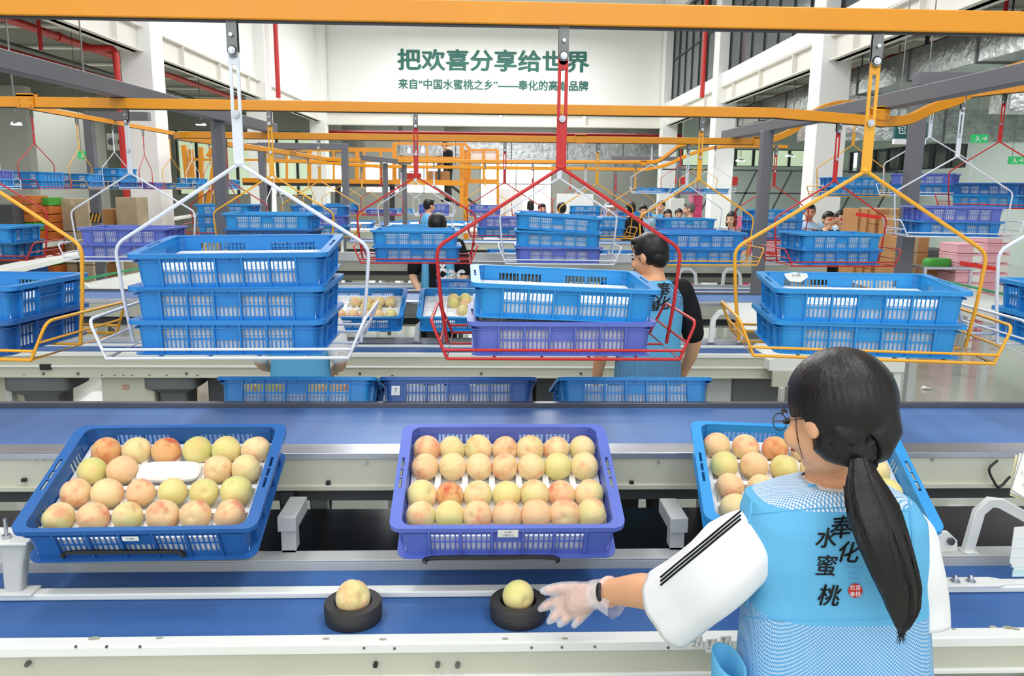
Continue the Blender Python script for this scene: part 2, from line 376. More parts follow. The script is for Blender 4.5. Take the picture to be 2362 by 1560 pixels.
# side walls above the beams
sbox('wall_left',[((XL-0.55,-1,5.05),(XL-0.3,33.6,9.6))],'white_wall')
def beam(name,x,ys,z0=4.55,z1=5.05):
    b=MB()
    b.b2((x-0.06,ys[0],z0),(x+0.06,ys[1],z1))
    for z in (z0,z1-0.03): b.b2((x-0.17,ys[0],z),(x+0.17,ys[1],z+0.03))
    y=ys[0]+1.5
    while y<ys[1]-0.5: b.b2((x-0.16,y,z0),(x+0.16,y+0.03,z1)); y+=2.4
    return struct(b.build(name,'beam_cream'))
YC=[1.0,9.1,17.1,25.1,33.2]
for i in range(4):
    beam('trim_%d'%(i+2),XL-0.3,(YC[i]+0.3,YC[i+1]-0.3)); beam('trim_%d'%(i+6),XR+0.3,(YC[i]+0.3,YC[i+1]-0.3))
# columns
k=10
for i,y in enumerate(YC):
    for sx,x in ((-1,XL),(1,XR)):
        if i==0: continue
        b=MB(); b.b2((x,y-0.3,0),(x+sx*0.62,y+0.32,10.4))
        # haunches under the beams
        if i<4:
            b.b2((x+sx*0.1,y+0.3,4.5),(x+sx*0.52,y+0.55,5.0))
        struct(b.build('trim_%d'%k,'white_wall',bevel=0.012)); k+=1
# right side: sill band and dark ribbon glazing between the columns
for i in range(4):
    y0,y1=YC[i]+0.32,YC[i+1]-0.3
    sbox('trim_%d'%k,[((XR+0.12,y0,5.05),(XR+0.5,y1,5.42)),((XR+0.12,y0,8.6),(XR+0.5,y1,10.4))],'white_wall'); k+=1
    g=thing('window','',''); del g['label']; del g['category']; g.name='window_%d'%(i+1); struct(g)
    b=MB(); b.b2((XR+0.34,y0,5.42),(XR+0.36,y1,8.6)); b.build('pane','glass_dark',g)
    b=MB(); n=7
    for j in range(n+1):
        y=y0+(y1-y0)*j/n; b.b2((XR+0.30,y-0.02,5.42),(XR+0.38,y+0.02,8.6))
    b.b2((XR+0.28,y0,5.40),(XR+0.4,y1,5.48)); b.b2((XR+0.28,y0,8.5),(XR+0.4,y1,8.6)); b.b2((XR+0.3,y0,7.0),(XR+0.38,y1,7.04))
    b.build('frame','frame_dark',g)
sbox('wall_right',[((XR+0.5,-1,5.05),(XR+0.6,1.3,10.4)),((XR+0.62,-1,10.2),(XR+0.8,33.6,10.6))],'white_wall')
# roof: pitched white soffit with ribs
rf=MB(); 
for sx,xe in ((-1,XL-0.6),(1,XR+0.8)):
    rf.add([(xe,-1,10.3),(-0.25,-1,12.3),(-0.25,34,12.3),(xe,34,10.3)],[(0,1,2,3)])
    rf.add([(xe,-1,10.4),(-0.25,-1,12.4),(-0.25,34,12.4),(xe,34,10.4)],[(0,1,2,3)])
struct(rf.build('ceiling','white_wall'))
tr=MB()
for y in (9.1,17.1,25.1):
    tr.bar((XL,y,10.05),(-0.25,y,11.6),0.25,0.5); tr.bar((XR,y,10.05),(-0.25,y,11.6),0.25,0.5)
struct(tr.build('trim_%d'%k,'beam_cream')); k+=1
# aisle soffits with joists
for sx,x0,x1 in ((-1,XL-0.6,-15.5),(1,XR+0.62,15.5)):
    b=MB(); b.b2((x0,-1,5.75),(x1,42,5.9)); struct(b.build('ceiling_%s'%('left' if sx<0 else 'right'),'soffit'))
    b=MB(); y=2.0
    while y<40:
        b.b2((x0,y-0.05,5.28),(x1,y+0.05,5.75)); b.b2((x0,y-0.14,5.25),(x1,y+0.14,5.29)); y+=2.7
    for xx in (x0+sx*2.6,x0+sx*5.2): b.b2((xx-0.04,-1,5.5),(xx+0.04,42,5.75))
    struct(b.build('trim_%d'%k,'beam_cream')); k+=1
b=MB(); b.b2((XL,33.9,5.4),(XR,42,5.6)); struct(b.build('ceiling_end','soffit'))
# outer walls
sbox('wall_outer_left',[((-15.6,-1,0),(-15.4,42,5.8))],'wall_grey')
sbox('wall_partition_left',[((-13.6,19.6,0),(-11.2,19.9,4.2)),((-13.6,19.9,0),(-13.4,28,4.2))],'wall_grey')
sbox('wall_outer_right',[((14.4,-1,0),(14.6,42,2.75)),((14.4,-1,3.6),(14.6,42,5.8)),((14.4,-1,2.75),(14.6,25,3.6)),((14.4,33.5,2.75),(14.6,42,3.6))],'wall_mint')
sbox('wall_back_right',[((7.6,34.0,0),(15.5,34.2,3.0)),((7.6,34.0,3.7),(15.5,34.2,5.8))],'wall_mint')
sbox('wall_back_left',[((-15.5,33.9,0),(-13.4,34.1,5.8)),((-13.4,33.9,0),(-7.6,34.1,1.6)),((-13.4,33.9,4.2),(-7.6,34.1,5.8))],'wall_grey')
# far room behind the end beam
wl=[]
segs=[(-16,-12.6),(-10.9,-10.2),(-7.9,-6.8),(-5.1,-4.9),(-2.8,-1.0),(2.6,15.5)]
bw=MB()
for a,c in segs: bw.b2((a,41,0),(c,41.3,5.8))
bw.b2((-16,41,3.35),(15.5,41.3,5.8))
for a,c in ((-12.6,-10.9),(-10.2,-7.9),(-6.8,-5.1),(-4.9,-2.8)): bw.b2((a,41,0),(c,41.3,1.7))
struct(bw.build('wall_back','wall_grey'))
for i,(a,c,z0,z1) in enumerate([(-12.6,-10.9,1.7,3.35),(-10.2,-7.9,1.7,3.35),(-6.8,-5.1,1.7,3.35),(-4.9,-2.8,1.7,3.35),(-1.0,2.6,0.0,3.35)]):
    g=bpy.data.objects.new('window_%d'%(i+5),None); COL.objects.link(g); struct(g)
    b=MB(); b.b2((a,41.5,z0-0.6 if z0 else -0.05),(c,41.52,z1)); b.build('daylit_pane','window_glow',g)
    b=MB(); n=2 if z0 else 4
    for j in range(n+1):
        x=a+(c-a)*j/n; b.b2((x-0.03,41.0,z0),(x+0.03,41.15,z1))
    b.b2((a,41.0,z1-0.06),(c,41.15,z1))
    if z0: b.b2((a,41.0,z0),(c,41.15,z0+0.06))
    else: b.b2((a,41.0,2.2),(c,41.15,2.26))
    b.build('frame','wall_grey',g)
# daylit leafy strip windows of the side aisles
def strip_window(idx,pts,axis,n,m='leaf_glow'):
    g=bpy.data.objects.new('window_%d'%idx,None); COL.objects.link(g); struct(g)
    (a,c,z0,z1,fix)=pts; b=MB(); f=MB()
    if axis=='x':
        b.b2((a,fix+0.25,z0),(c,fix+0.27,z1))
        for j in range(n+1): x=a+(c-a)*j/n; f.b2((x-0.05,fix-0.05,z0),(x+0.05,fix+0.05,z1))
        f.b2((a,fix-0.06,z0-0.05),(c,fix+0.06,z0+0.03)); f.b2((a,fix-0.06,z1-0.03),(c,fix+0.06,z1+0.05))
    else:
        b.b2((fix+0.25,a,z0),(fix+0.27,c,z1))
        for j in range(n+1): y=a+(c-a)*j/n; f.b2((fix-0.05,y-0.05,z0),(fix+0.05,y+0.05,z1))
        f.b2((fix-0.06,a,z0-0.05),(fix+0.06,c,z0+0.03)); f.b2((fix-0.06,a,z1-0.03),(fix+0.06,c,z1+0.05))
    b.build('daylit_pane',m,g); f.build('frame','frame_dark',g)
strip_window(10,(7.6,14.4,3.0,3.7,34.1),'x',9)
strip_window(11,(25,33.5,2.75,3.6,14.5),'y',8,'glass_dark')
strip_window(12,(-13.4,-7.6,1.6,4.2,34.0),'x',7,'leaf_glow')
# slogan on the end wall
p0=bY(918,115,33.6); p1=bY(1357,172,33.6)
sl=thing('wall_slogan','large green slogan lettering on the white end wall','lettering',rot=(0,0,BR))
t=text_obj('把欢喜分享给世界',0.86,'letter_green',sl,((p0.x+p1.x)/2,33.585,bY(1137,144,33.6).z),width=p1.x-p0.x,bold=0.026,depth=0.01,name='headline')
t=text_obj('来自“中国水蜜桃之乡”——奉化的高端品牌',0.42,'letter_green',sl,((p0.x+p1.x)/2,33.585,bY(1137,198,33.6).z),width=p1.x-p0.x,bold=0.008,depth=0.01,name='subline')
# ------------------------------------------------------------------ building services
def pipe(name,label,cat,pts,r,m,parts=None,rot=True,n=10):
    b=MB(); b.tube(rcorn(pts,r*2.2),r,n); o=b.build(name,m); tag(o,label,cat)
    if rot: o.rotation_euler=(0,0,BR)
    if parts:
        for q in parts: f=MB(); f.tube([Vector(q[0]),Vector(q[1])],r*1.25,n); f.build('coupling',m,o)
    return o
pipe('sprinkler_main','thick red sprinkler main running along the left aisle ceiling','pipe',[(-9.2,2,4.95),(-9.2,33,4.95)],0.075,'pipe_red',[((-9.2,y,4.95),(-9.2,y+0.2,4.95)) for y in (7,10.5,14,17.5,21)])
pipe('sprinkler_main','second red sprinkler main below the thicker one on the left','pipe',[(-9.9,2,4.55),(-9.9,33,4.55)],0.075,'pipe_red')
pipe('conduit','grey conduit beside the red mains under the left aisle ceiling','pipe',[(-10.3,2,4.8),(-10.3,33,4.8)],0.06,'steel_dark')
pipe('sprinkler_branch','thin red branch pipe crossing the left aisle ceiling near the first column','pipe',[(-13,15.2,5.15),(-8.3,15.2,5.15),(-8.3,15.2,4.3)],0.035,'pipe_red')
pipe('sprinkler_branch','thin red U-shaped branch pipe near the top left corner','pipe',[(-8.6,10.5,5.74),(-8.6,10.5,4.35),(-8.9,10.5,4.35),(-8.9,10.5,4.7)],0.03,'pipe_red')
pipe('fire_riser','red riser pipe standing in front of the nearest left column','pipe',[(-7.38,16.1,0),(-7.38,16.1,4.5),(-8.0,16.1,4.5)],0.06,'pipe_red')
pipe('fire_riser','slim red vertical pipe on the upper left wall beside the second column','pipe',[(-6.75,25.2,4.6),(-6.75,25.2,9.6)],0.07,'pipe_red')
pipe('fire_riser','slim red vertical pipe on the right beside the second column','pipe',[(6.25,25.6,4.8),(6.25,25.6,9.6)],0.07,'pipe_red')
q=pipe('sprinkler_main','thick red sprinkler main with white lettering under the right aisle ceiling','pipe',[(9.0,6,4.95),(9.0,33,4.95)],0.10,'pipe_red',[((9.0,y,4.95),(9.0,y+0.2,4.95)) for y in (11,15,19,23)])
text_obj('喷淋末管',0.22,'letter_white',q,(8.89,13.2,4.98),rot=(R_(90),0,R_(-90)))
pipe('sprinkler_branch','thin red branch pipe with elbows under the right aisle ceiling','pipe',[(7.6,12.6,5.74),(7.6,12.6,4.35),(8.6,12.6,4.35),(8.6,12.6,4.2),(10.6,12.6,4.2)],0.03,'pipe_red')
pipe('sprinkler_branch','thin red drop pipe right of the third column on the right','pipe',[(7.5,18.6,5.74),(7.5,18.6,3.5),(9.2,18.6,3.5)],0.03,'pipe_red')
pipe('sprinkler_main','dark red sprinkler main behind the far cream beam','pipe',[(-9,36.2,4.3),(9,36.2,4.3)],0.13,'pipe_red')
def duct(label,pts,w,h,top=5.745):
    b=MB(); b.sweep(pts,w,h); o=b.build('air_duct','duct_foil'); tag(o,label,'air duct'); o.rotation_euler=(0,0,BR)
    P=[Vector(p) for p in pts]; d=P[1]-P[0]; n=max(2,int(d.length/2.2))
    for i in range(1,n):
        f=MB(); c=P[0]+d*(i/n); f.bar(c-d.normalized()*0.02,c+d.normalized()*0.02,w+0.05,h+0.05); f.build('duct_flange','steel_dark',o)
    for i in (0.2,0.8):
        c=P[0]+d*i; f=MB(); f.b2((c.x-0.012,c.y-0.012,c.z+h/2),(c.x+0.012,c.y+0.012,top)); f.build('drop_rod','steel_dark',o)
    return o
duct('silver foil wrapped duct running across below the far end beam',[(-4.5,37,3.55),(8,37,3.55)],0.9,1.0,5.39)
duct('silver foil wrapped duct crossing the left aisle near the far column',[(-15.2,35.0,3.9),(-7.5,35.0,3.9)],0.9,0.9)
duct('silver foil wrapped duct hanging lengthwise in the right aisle',[(8.2,9,4.3),(8.2,31,4.3)],1.0,0.55)
duct('lower silver foil duct crossing the right aisle behind the grey posts',[(7.4,20,3.55),(14,20,3.55)],0.7,0.75)
duct('short silver foil duct end at the upper right above the purple crates',[(8.9,14.6,3.66),(10.8,14.6,3.66)],0.6,0.6)
# cable tray hangers in the aisles: dark drop rods
for lab,x,y in (('pair of dark drop rods under the left aisle ceiling near the corner',-9.1,9.6),('pair of dark drop rods under the right aisle ceiling',8.4,12.2),('pair of dark drop rods further along the right aisle',8.3,16.2)):
    b=MB()
    for dx in (0,0.45): b.b2((x+dx-0.03,y-0.03,4.4),(x+dx+0.03,y+0.03,5.3))
    b.b2((x-0.1,y-0.03,4.37),(x+0.55,y+0.03,4.43)); o=b.build('drop_rod','frame_dark'); tag(o,lab,'support'); o.rotation_euler=(0,0,BR)
# high bay lamps seen as white discs
lamps=[(198,230,14,'white disc lamp above the left rail joint'),(38,287,13,'white disc lamp at the far left over the yellow rail'),(464,288,22,'white disc lamp behind the left grey beam'),
       (1708,371,24,'small white disc lamp in the right aisle, left of two'),(1822,360,20,'white disc lamp in the right aisle beside the third column'),(2057,307,20,'round white lamp near the teal hanging sign')]
for px,py,Y,lab in lamps:
    p=atY(px,py,Y); t=thing('ceiling_lamp',lab,'lamp',p); r=0.0062*Y
    b=MB(); b.lathe([(0,0),(r,0),(r*0.9,0.03),(r*0.3,0.05),(0,0.05)],20); b.build('housing','steel',t)
    b=MB(); b.lathe([(0,-0.01),(r*0.94,-0.01),(r*0.94,0)],20); b.build('lens','lamp_glow',t)
    b=MB(); b.cyl((0,0,0.12),(0,0,5.745-p.z),0.012,6); b.build('suspension_rod','steel_dark',t)
# signs
for px,py,Y,lab,fl in ((2259,320,16,'green exit sign hanging under the right aisle duct',0),(2344,370,17,'green exit sign near the right edge of the aisle',0),(199,358,18,'small green exit sign glowing behind the left grey post',0)):
    p=atY(px,py,Y); t=thing('exit_sign',lab,'sign',p)
    b=MB(); b.b2((-0.17,-0.02,-0.08),(0.17,0.02,0.08)); b.build('panel','exit_green',t)
    b=MB(); b.limb([(-0.07,-0.03,0.04),(-0.05,-0.03,0.0),(-0.09,-0.03,-0.05)],[0.014,0.014,0.01],6); b.limb([(-0.05,-0.03,0),(0,-0.03,-0.05)],[0.012,0.01],6); b.bar((0.03,-0.03,0),(0.13,-0.03,0),0.02,0.02); b.bar((0.09,-0.03,0.04),(0.13,-0.03,0),0.015,0.015); b.bar((0.09,-0.03,-0.04),(0.13,-0.03,0),0.015,0.015)
    b.build('pictogram','letter_white',t)
    b=MB(); b.cyl((-0.1,0,0.08),(-0.1,0,5.745-p.z),0.006,6); b.build('suspension_rod','steel_dark',t)
p=atY(2098,318,12.4); t=thing('hanging_sign','teal hanging sign with white characters and a white lower edge','sign',p)
b=MB(); b.b2((-0.25,-0.03,-0.02),(0.25,0.03,0.22)); b.build('board','sign_teal',t)
b=MB(); b.b2((-0.25,-0.03,-0.10),(0.25,0.03,-0.02)); b.build('lower_edge','letter_white',t)
text_obj('包装区',0.15,'letter_white',t,(0.0,-0.035,0.11))
b=MB(); b.cyl((-0.2,0,0.22),(-0.2,0,2.6),0.01,6); b.cyl((0.2,0,0.22),(0.2,0,2.6),0.01,6); b.build('suspension_rod','steel_dark',t)
# right aisle: railing, red panel boards
b=MB()
for z in (1.0,1.75): b.bar((6.0,27,z+0.9),(14.2,27,z+0.9),0.05,0.05)
for i in range(7): b.bar((6.8+i*1.2,27,0),(8.0+i*1.2,27,2.65),0.05,0.05)
o=b.build('guard_railing','frame_dark'); tag(o,'dark metal railing in front of the mint wall of right aisle','railing')
for px,py,w,h,Y,lab in ((1686,418,30,20,26.955,'red notice board fixed on the railing right of the second column'),(1570,417,26,16,26.955,'red notice board partly hidden behind the yellow hanger')):
    p=atY(px,py,Y); b=MB(); ww=w*Y/1837/2; hh=h*Y/1837/2; b.b2((p.x-ww,Y-0.03,p.z-hh),(p.x+ww,Y+0.03,p.z+hh)); tag(b.build('notice_board','pipe_red'),lab,'board')
# air conditioner box on left partition
p=atY(276,328,17.5); t=thing('fan_unit','grey ceiling fan unit with two round outlets at left','fan unit',p)
b=MB(); b.b2((-0.2,-0.15,-0.17),(0.2,0.15,0.17)); b.build('casing','wall_grey',t,bevel=0.01)
for dx in (-0.1,0.1):
    b=MB(); b.cyl((dx,-0.17,0),(dx,-0.15,0),0.07,16); b.build('outlet','machine_dark',t)
b=MB(); b.b2((-0.01,-0.01,0.17),(0.01,0.01,5.745-t.location.z)); b.build('suspension_rod','steel_dark',t)
# ------------------------------------------------------------------ crates
def rrect(hx,hy,r,ys,n=4):
    out=[]
    out+= [(hx,y) for y in ys]
    def arc(cx,cy,a0): return [(cx+r*math.cos(R_(a0+90*i/n)),cy+r*math.sin(R_(a0+90*i/n))) for i in range(n+1)]
    out+=arc(hx-r,hy-r,0); out+=[(0.1,hy),(0,hy),(-0.1,hy)]; out+=arc(-hx+r,hy-r,90)
    out+=[(-hx,-y) for y in ys]; out+=arc(-hx+r,-hy+r,180); out+=[(-0.1,-hy),(0,-hy),(0.1,-hy)]; out+=arc(hx-r,-hy+r,270)
    return out
YS=[-0.062,-0.022,-0.016,0.016,0.022,0.062]
HC=0.108
def crate_mesh(m):
    b=MB()
    def ring(o,i,z0,z1,skip=()):
        n=len(o); vs=[(x,y,z) for z in (z0,z1) for (x,y) in o]+[(x,y,z) for z in (z0,z1) for (x,y) in i]; fs=[]
        for j in range(n):
            if j in skip: continue
            k=(j+1)%n
            fs+= [(j,k,n+k,n+j),(2*n+k,2*n+j,3*n+j,3*n+k),(n+j,n+k,3*n+k,3*n+j),(j,2*n+j,2*n+k,k)]
        b.add(vs,fs)
    def lerp(a,c,t): return [(p[0]+(q[0]-p[0])*t,p[1]+(q[1]-p[1])*t) for p,q in zip(a,c)]
    O=rrect(0.300,0.215,0.030,YS); I=rrect(0.270,0.2015,0.026,YS)
    A=lerp(O,I,0.36); Bq=lerp(O,I,0.62); n=len(O); half=n//2
    ring(O,A,HC-0.0045,HC); ring(Bq,I,HC-0.0045,HC); ring(A,Bq,HC-0.0045,HC,skip=(0,2,4,half,half+2,half+4))
    ring(lerp(O,O,0),lerp(O,I,0.10),HC-0.014,HC-0.0045)              # turned-down rim edge
    W1=rrect(0.276,0.2045,0.028,YS); ring(lerp(O,I,0.45),I,0.0815,0.0845)   # upper rib line
    ring(rrect(0.286,0.214,0.032,YS),rrect(0.262,0.192,0.024,YS),0.0,0.0035)   # bottom flare
    # walls: thin bars with slots between
    def wall(p,d,nrm,L,layout):
        p=Vector(p);d=Vector(d);nrm=Vector(nrm)
        def el(u0,u1,z0,z1,t=0.003,off=0):
            for_c=[]
            for (u,w,z) in ((u0,off,z0),(u1,off,z0),(u1,off+t,z0),(u0,off+t,z0),(u0,off,z1),(u1,off,z1),(u1,off+t,z1),(u0,off+t,z1)):
                q=p+d*u+nrm*(w-0.010*(1-z/HC)); for_c.append((q.x,q.y,z))
            b.add(for_c,[(0,3,2,1),(4,5,6,7),(0,1,5,4),(1,2,6,5),(2,3,7,6),(3,0,4,7)])
        el(0,L,0.084,HC-0.004); el(0,L,0,0.015); el(0,L,0.0455,0.0505)
        layout(el,L)
    def longl(el,L):
        c=0.050; pw=(L-2*c)/5
        el(0,c,0.01,0.09,0.0036,0.0004); el(L-c,L,0.01,0.09,0.0036,0.0004)
        for i in range(6):
            u=c+pw*i; el(u-0.003,u+0.003,0,HC-0.005,0.010,0.0008)
        for i in range(5):
            u=c+pw*i; el(u+pw/2-0.0015,u+pw/2+0.0015,0.085,HC-0.005,0.009,0.001)
            s=pw/6
            for j in range(1,6): el(u+s*j-0.0021,u+s*j+0.0021,0.012,0.0465 if i==2 else 0.086,0.0022,0.0005)
            el(u+0.002,u+0.005,0.012,0.086,0.0022,0.0005); el(u+pw-0.005,u+pw-0.002,0.012,0.086,0.0022,0.0005)
            if i==2: el(u,u+pw,0.047,0.086,0.0026,0.0003)
    def shortl(el,L):
        el(0,0.03,0.01,0.09,0.0036,0.0004); el(L-0.03,L,0.01,0.09,0.0036,0.0004); el(0.115,L-0.115,0.012,0.086,0.0034,0.0004)
        for u in (0.03,0.115,L-0.115,L-0.03): el(u-0.003,u+0.003,0,HC-0.005,0.016,0.0008)
        for u0 in (0.03,L-0.115):
            for j in range(1,5): el(u0+0.017*j-0.003,u0+0.017*j+0.003,0.012,0.086)
        el(0.115,L-0.115,0.055,0.059,0.014,0.0008)
    wall((-0.250,-0.2035,0),(1,0,0),(0,-1,0),0.50,longl); wall((0.250,0.2035,0),(-1,0,0),(0,1,0),0.50,longl)
    wall((0.272,-0.180,0),(0,1,0),(1,0,0),0.36,shortl); wall((-0.272,0.180,0),(0,-1,0),(-1,0,0),0.36,shortl)
    # rounded solid corners
    for sx,sy in ((1,1),(-1,1),(-1,-1),(1,-1)):
        vs=[];N_=6
        for z,s in ((0,0.010),(HC-0.004,0.0)):
            for j in range(N_):
                a=R_(90*j/(N_-1)); x=0.250+(0.022-s+0.003)*math.cos(a)-0*s; y=0.180+(0.0235-s+0.003)*math.sin(a); vs.append((sx*x,sy*y,z))
        b.add(vs,[(j,j+1,N_+j+1,N_+j) for j in range(N_-1)],0,True)
    # floor grid
    for i in range(13): x=-0.252+i*0.042; b.b2((x-0.004,-0.19,0.001),(x+0.004,0.19,0.006))
    for i in range(9): y=-0.176+i*0.044; b.b2((-0.26,y-0.004,0.001),(0.26,y+0.004,0.006))
    return b.mesh('crate',m)
CM={k:crate_mesh('crate_'+k) for k in CR}
def tray_mesh(nx,ny,h,open_=True,w=0.53,d=0.378,sink=0.022):
    b=MB(); top=h; b.b2((-w/2,-d/2,0),(w/2,d/2,h-sink))
    cx,cy=w/nx,d/ny; t=0.016
    for i in range(nx+1):
        x=min(max(-w/2+i*cx,-w/2+t/2+0.0008),w/2-t/2-0.0008); b.b2((x-t/2,-d/2+0.001,h-sink-0.001),(x+t/2,d/2-0.001,h))
    for j in range(ny+1):
        y=min(max(-d/2+j*cy,-d/2+t/2),d/2-t/2); b.b2((-w/2,y-t/2,h-sink-0.001),(w/2,y+t/2,h-0.0006))
    return b.mesh('foam_tray','foam')
TM={'tall':tray_mesh(6,4,0.072),'low':tray_mesh(7,4,0.050),'six':tray_mesh(6,4,0.050)}
def crate(col,loc,rot,label,group=None,tray='tall',traylab=None,trot=None,toff=(0,0,0)):
    o=bpy.data.objects.new('crate',CM[col]); COL.objects.link(o); o.location=loc; o.rotation_euler=rot; tag(o,label,'crate',group)
    Rm=o.rotation_euler.to_matrix()
    if tray:
        t=bpy.data.objects.new('foam_tray',TM[tray]); COL.objects.link(t); t.location=Vector(loc)+Rm@(Vector((0,0,0.0065))+Vector(toff)); t.rotation_euler=trot or rot
        tag(t,traylab or ('foam tray in the '+label),'foam tray',group and group.replace('crates','foam trays'))
    return o
def sticker(o,w,h,loc,lines,m='label_paper',size=0.008,rot=(R_(90),0,0)):
    b=MB(); b.b2((-w/2,-0.0006,-h/2),(w/2,0.0006,h/2)); s=b.build('sticker',m,o); s.location=loc
    if lines:
        for i,(t,z) in enumerate(lines): text_obj(t,size,'letter_grey',s,(0,-0.0012,z),name='print')
    return s
# ------------------------------------------------------------------ rails (yellow overhead track)
RAILH=0.068
def rail(label,pts,joints=(),w=0.045):
    b=MB(); P=[Vector(p) for p in pts]; b.sweep(P,w,RAILH); o=b.build('overhead_rail','rail_yellow',bevel=0.004); tag(o,label,'rail')
    s=MB(); s.sweep([p-Vector((0,0,RAILH/2+0.002)) for p in P],w*0.5,0.006); s.build('track_slot','black_plastic',o)
    for jx in joints:
        j=MB(); c=Vector(jx)
        j.b2((c.x-0.055,c.y-w/2-0.012,c.z-RAILH/2-0.004),(c.x+0.055,c.y-w/2-0.002,c.z+RAILH/2+0.02))
        j.b2((c.x-0.055,c.y+w/2+0.002,c.z-RAILH/2-0.004),(c.x+0.055,c.y+w/2+0.012,c.z+RAILH/2+0.02))
        j.b2((c.x-0.055,c.y-w/2-0.012,c.z+RAILH/2+0.001),(c.x+0.055,c.y+w/2+0.012,c.z+RAILH/2+0.012))
        for dx in (-0.035,0.035):
            for dz in (-0.02,0.02): j.cyl((c.x+dx,c.y-w/2-0.02,c.z+dz),(c.x+dx,c.y-w/2-0.01,c.z+dz),0.007,8)
        j.build('rail_joint','rail_yellow',o)
    return o
Y1,Y2,Y3,Y4=2.66,5.6,8.76,15.7
ZB=2.41; ZC=ZB+RAILH/2; ZU=2.88
rail('nearest yellow overhead rail crossing the whole top of the picture',[(-4.2,Y1,ZC+0.004),(4.6,Y1,ZC+0.004)],w=0.05)
end2=atY(2034,281,Y2)
c2=catmull([end2,atY(2092,276,5.66),atY(2150,250,5.75),atY(2217,226,5.85),atY(2290,176,5.95),atY(2400,143,5.9),atY(2560,140,5.2)],5)
rail('second yellow overhead rail with its right end swinging upward behind the grey beam',[(-8,Y2,ZC),(-3.1,Y2,ZC),(2.0,Y2,ZC)]+c2,joints=[(-3.02,Y2,ZC),(end2.x-0.02,Y2,ZC)])
e3=atY(1768,327,Y3)
c3=catmull([e3,atY(1827,302,8.8),atY(1878,260,8.9),atY(1925,241,9.1),atY(1967,238,9.25),atY(2050,236,9.0),atY(2143,229,8.1),atY(2300,209,7.15),atY(2440,196,6.5)],5)
l3=catmull([(-2.7,15.72,ZC),(-2.92,15.3,ZC),(-2.98,14,ZC),(-3.1,12,ZC),(-3.26,10,ZC),(-3.34,9.3,ZC),(-3.3,8.95,ZC),(-3.1,8.78,ZC),(-2.85,Y3,ZC)],5)
rail('third yellow overhead rail, rounded at its left end and rising at its right end',l3+[(0,Y3,ZC)]+c3,joints=[(1.05,Y3,ZC),(e3.x-0.1,Y3,ZC)])
e4=atY(1490,374,Y4)
c4=catmull([e4,atY(1520,371,15.5),atY(1550,350,15),atY(1575,334,14.6),atY(1640,329,14.4),atY(1760,322,14.2)],4)
rail('fourth yellow overhead rail in the middle distance below the foil duct',[(-2.98,Y4,ZC),(0,Y4,ZC)]+c4,joints=[(e4.x-0.05,Y4,ZC)])
rail('fifth and farthest yellow overhead rail just below the fourth',catmull([(-4.6,16.9,2.46),(-3.4,17.0,2.44),(-2.9,17.8,2.42),(-2.2,18.2,2.40)],4)+[(3.4,18.2,2.40)]+catmull([(3.7,18.2,2.4),(4.1,18.0,2.5),(4.6,17.6,2.75),(5.2,17.4,ZU),(6.5,17.2,ZU)],4))
lu=catmull([(-8.6,7.9,ZU+0.02),(-7,8.4,ZU+0.02),(-6.2,8.8,ZU+0.02),(-5.88,9.5,ZU+0.02),(-5.86,11,ZU+0.02)],4)
rail('high yellow rail receding along the left side over the small crates',lu+[(-5.85,14,ZU+0.02),(-5.85,19.4,ZU+0.02),(-5.6,20.2,ZU+0.02),(-4.9,20.6,ZU+0.02),(-3.6,20.7,ZU+0.02)],joints=[])
# ------------------------------------------------------------------ grey gantry frames
def gantry(name,label,bars,w=0.1):
    t=thing(name,label,'support frame',bars[0][0])
    for i,(p,q,kind) in enumerate(bars):
        b=MB(); b.bar(p,q,w,w,up=(0,0,1) if kind=='beam' else (0,1,0)); o=b.build(kind,'gantry_grey',t,world=True,bevel=0.005)
    return t
zt=ZB+RAILH+0.054
gantry('gantry_frame','long grey beam receding at upper left with the grey post under it',[((-2.62,1.2,zt),(-2.27,9.0,zt),'beam'),((-2.37,7.45,0),(-2.37,7.45,zt-0.05),'post')],0.1)
gantry('gantry_frame','long grey beam receding at upper right with the grey post under it',[((2.92,1.2,zt),(2.72,9.1,zt),'beam'),((2.70,7.7,0),(2.70,7.7,zt-0.05),'post')],0.1)
q=atY(2126,183,6.3)
gantry('gantry_frame','tall grey post with a short top beam at the right',[((q.x-0.05,6.3,q.z),(q.x+0.46,6.3,q.z),'beam'),((q.x,6.3,0),(q.x,6.3,q.z-0.05),'post')],0.1)
q=atY(795,339,13)
gantry('gantry_frame','grey portal frame with a crossbeam left of centre',[((q.x-1.35,13,q.z),(q.x+0.05,13,q.z),'beam'),((q.x,13,0),(q.x,13,q.z-0.05),'post'),((q.x-1.3,13,0),(q.x-1.3,13,q.z-0.05),'post')],0.1)
q=atY(1500,366,18.6)
gantry('gantry_frame','far grey portal frame right of centre',[((q.x-0.9,18.6,q.z),(q.x+0.75,18.6,q.z),'beam'),((q.x-0.8,18.6,0),(q.x-0.8,18.6,q.z-0.05),'post'),((q.x+0.68,18.6,0),(q.x+0.68,18.6,q.z-0.05),'post')],0.09)
q=atY(858,364,14.6)
gantry('gantry_frame','far grey post pair with a beam end left of the red hanger',[((q.x-0.1,14.2,q.z-0.02),(q.x+0.5,16.4,q.z-0.02),'beam'),((q.x+0.15,15.3,0),(q.x+0.15,15.3,q.z-0.07),'post'),((q.x+0.42,16.2,0),(q.x+0.42,16.2,q.z-0.07),'post')],0.09)
gantry('gantry_frame','grey post standing at the left behind the small crates',[((-6.3,13.3,3.0),(-5.3,13.3,3.0),'beam'),((-6.25,13.3,0),(-6.25,13.3,2.95),'post')],0.13)
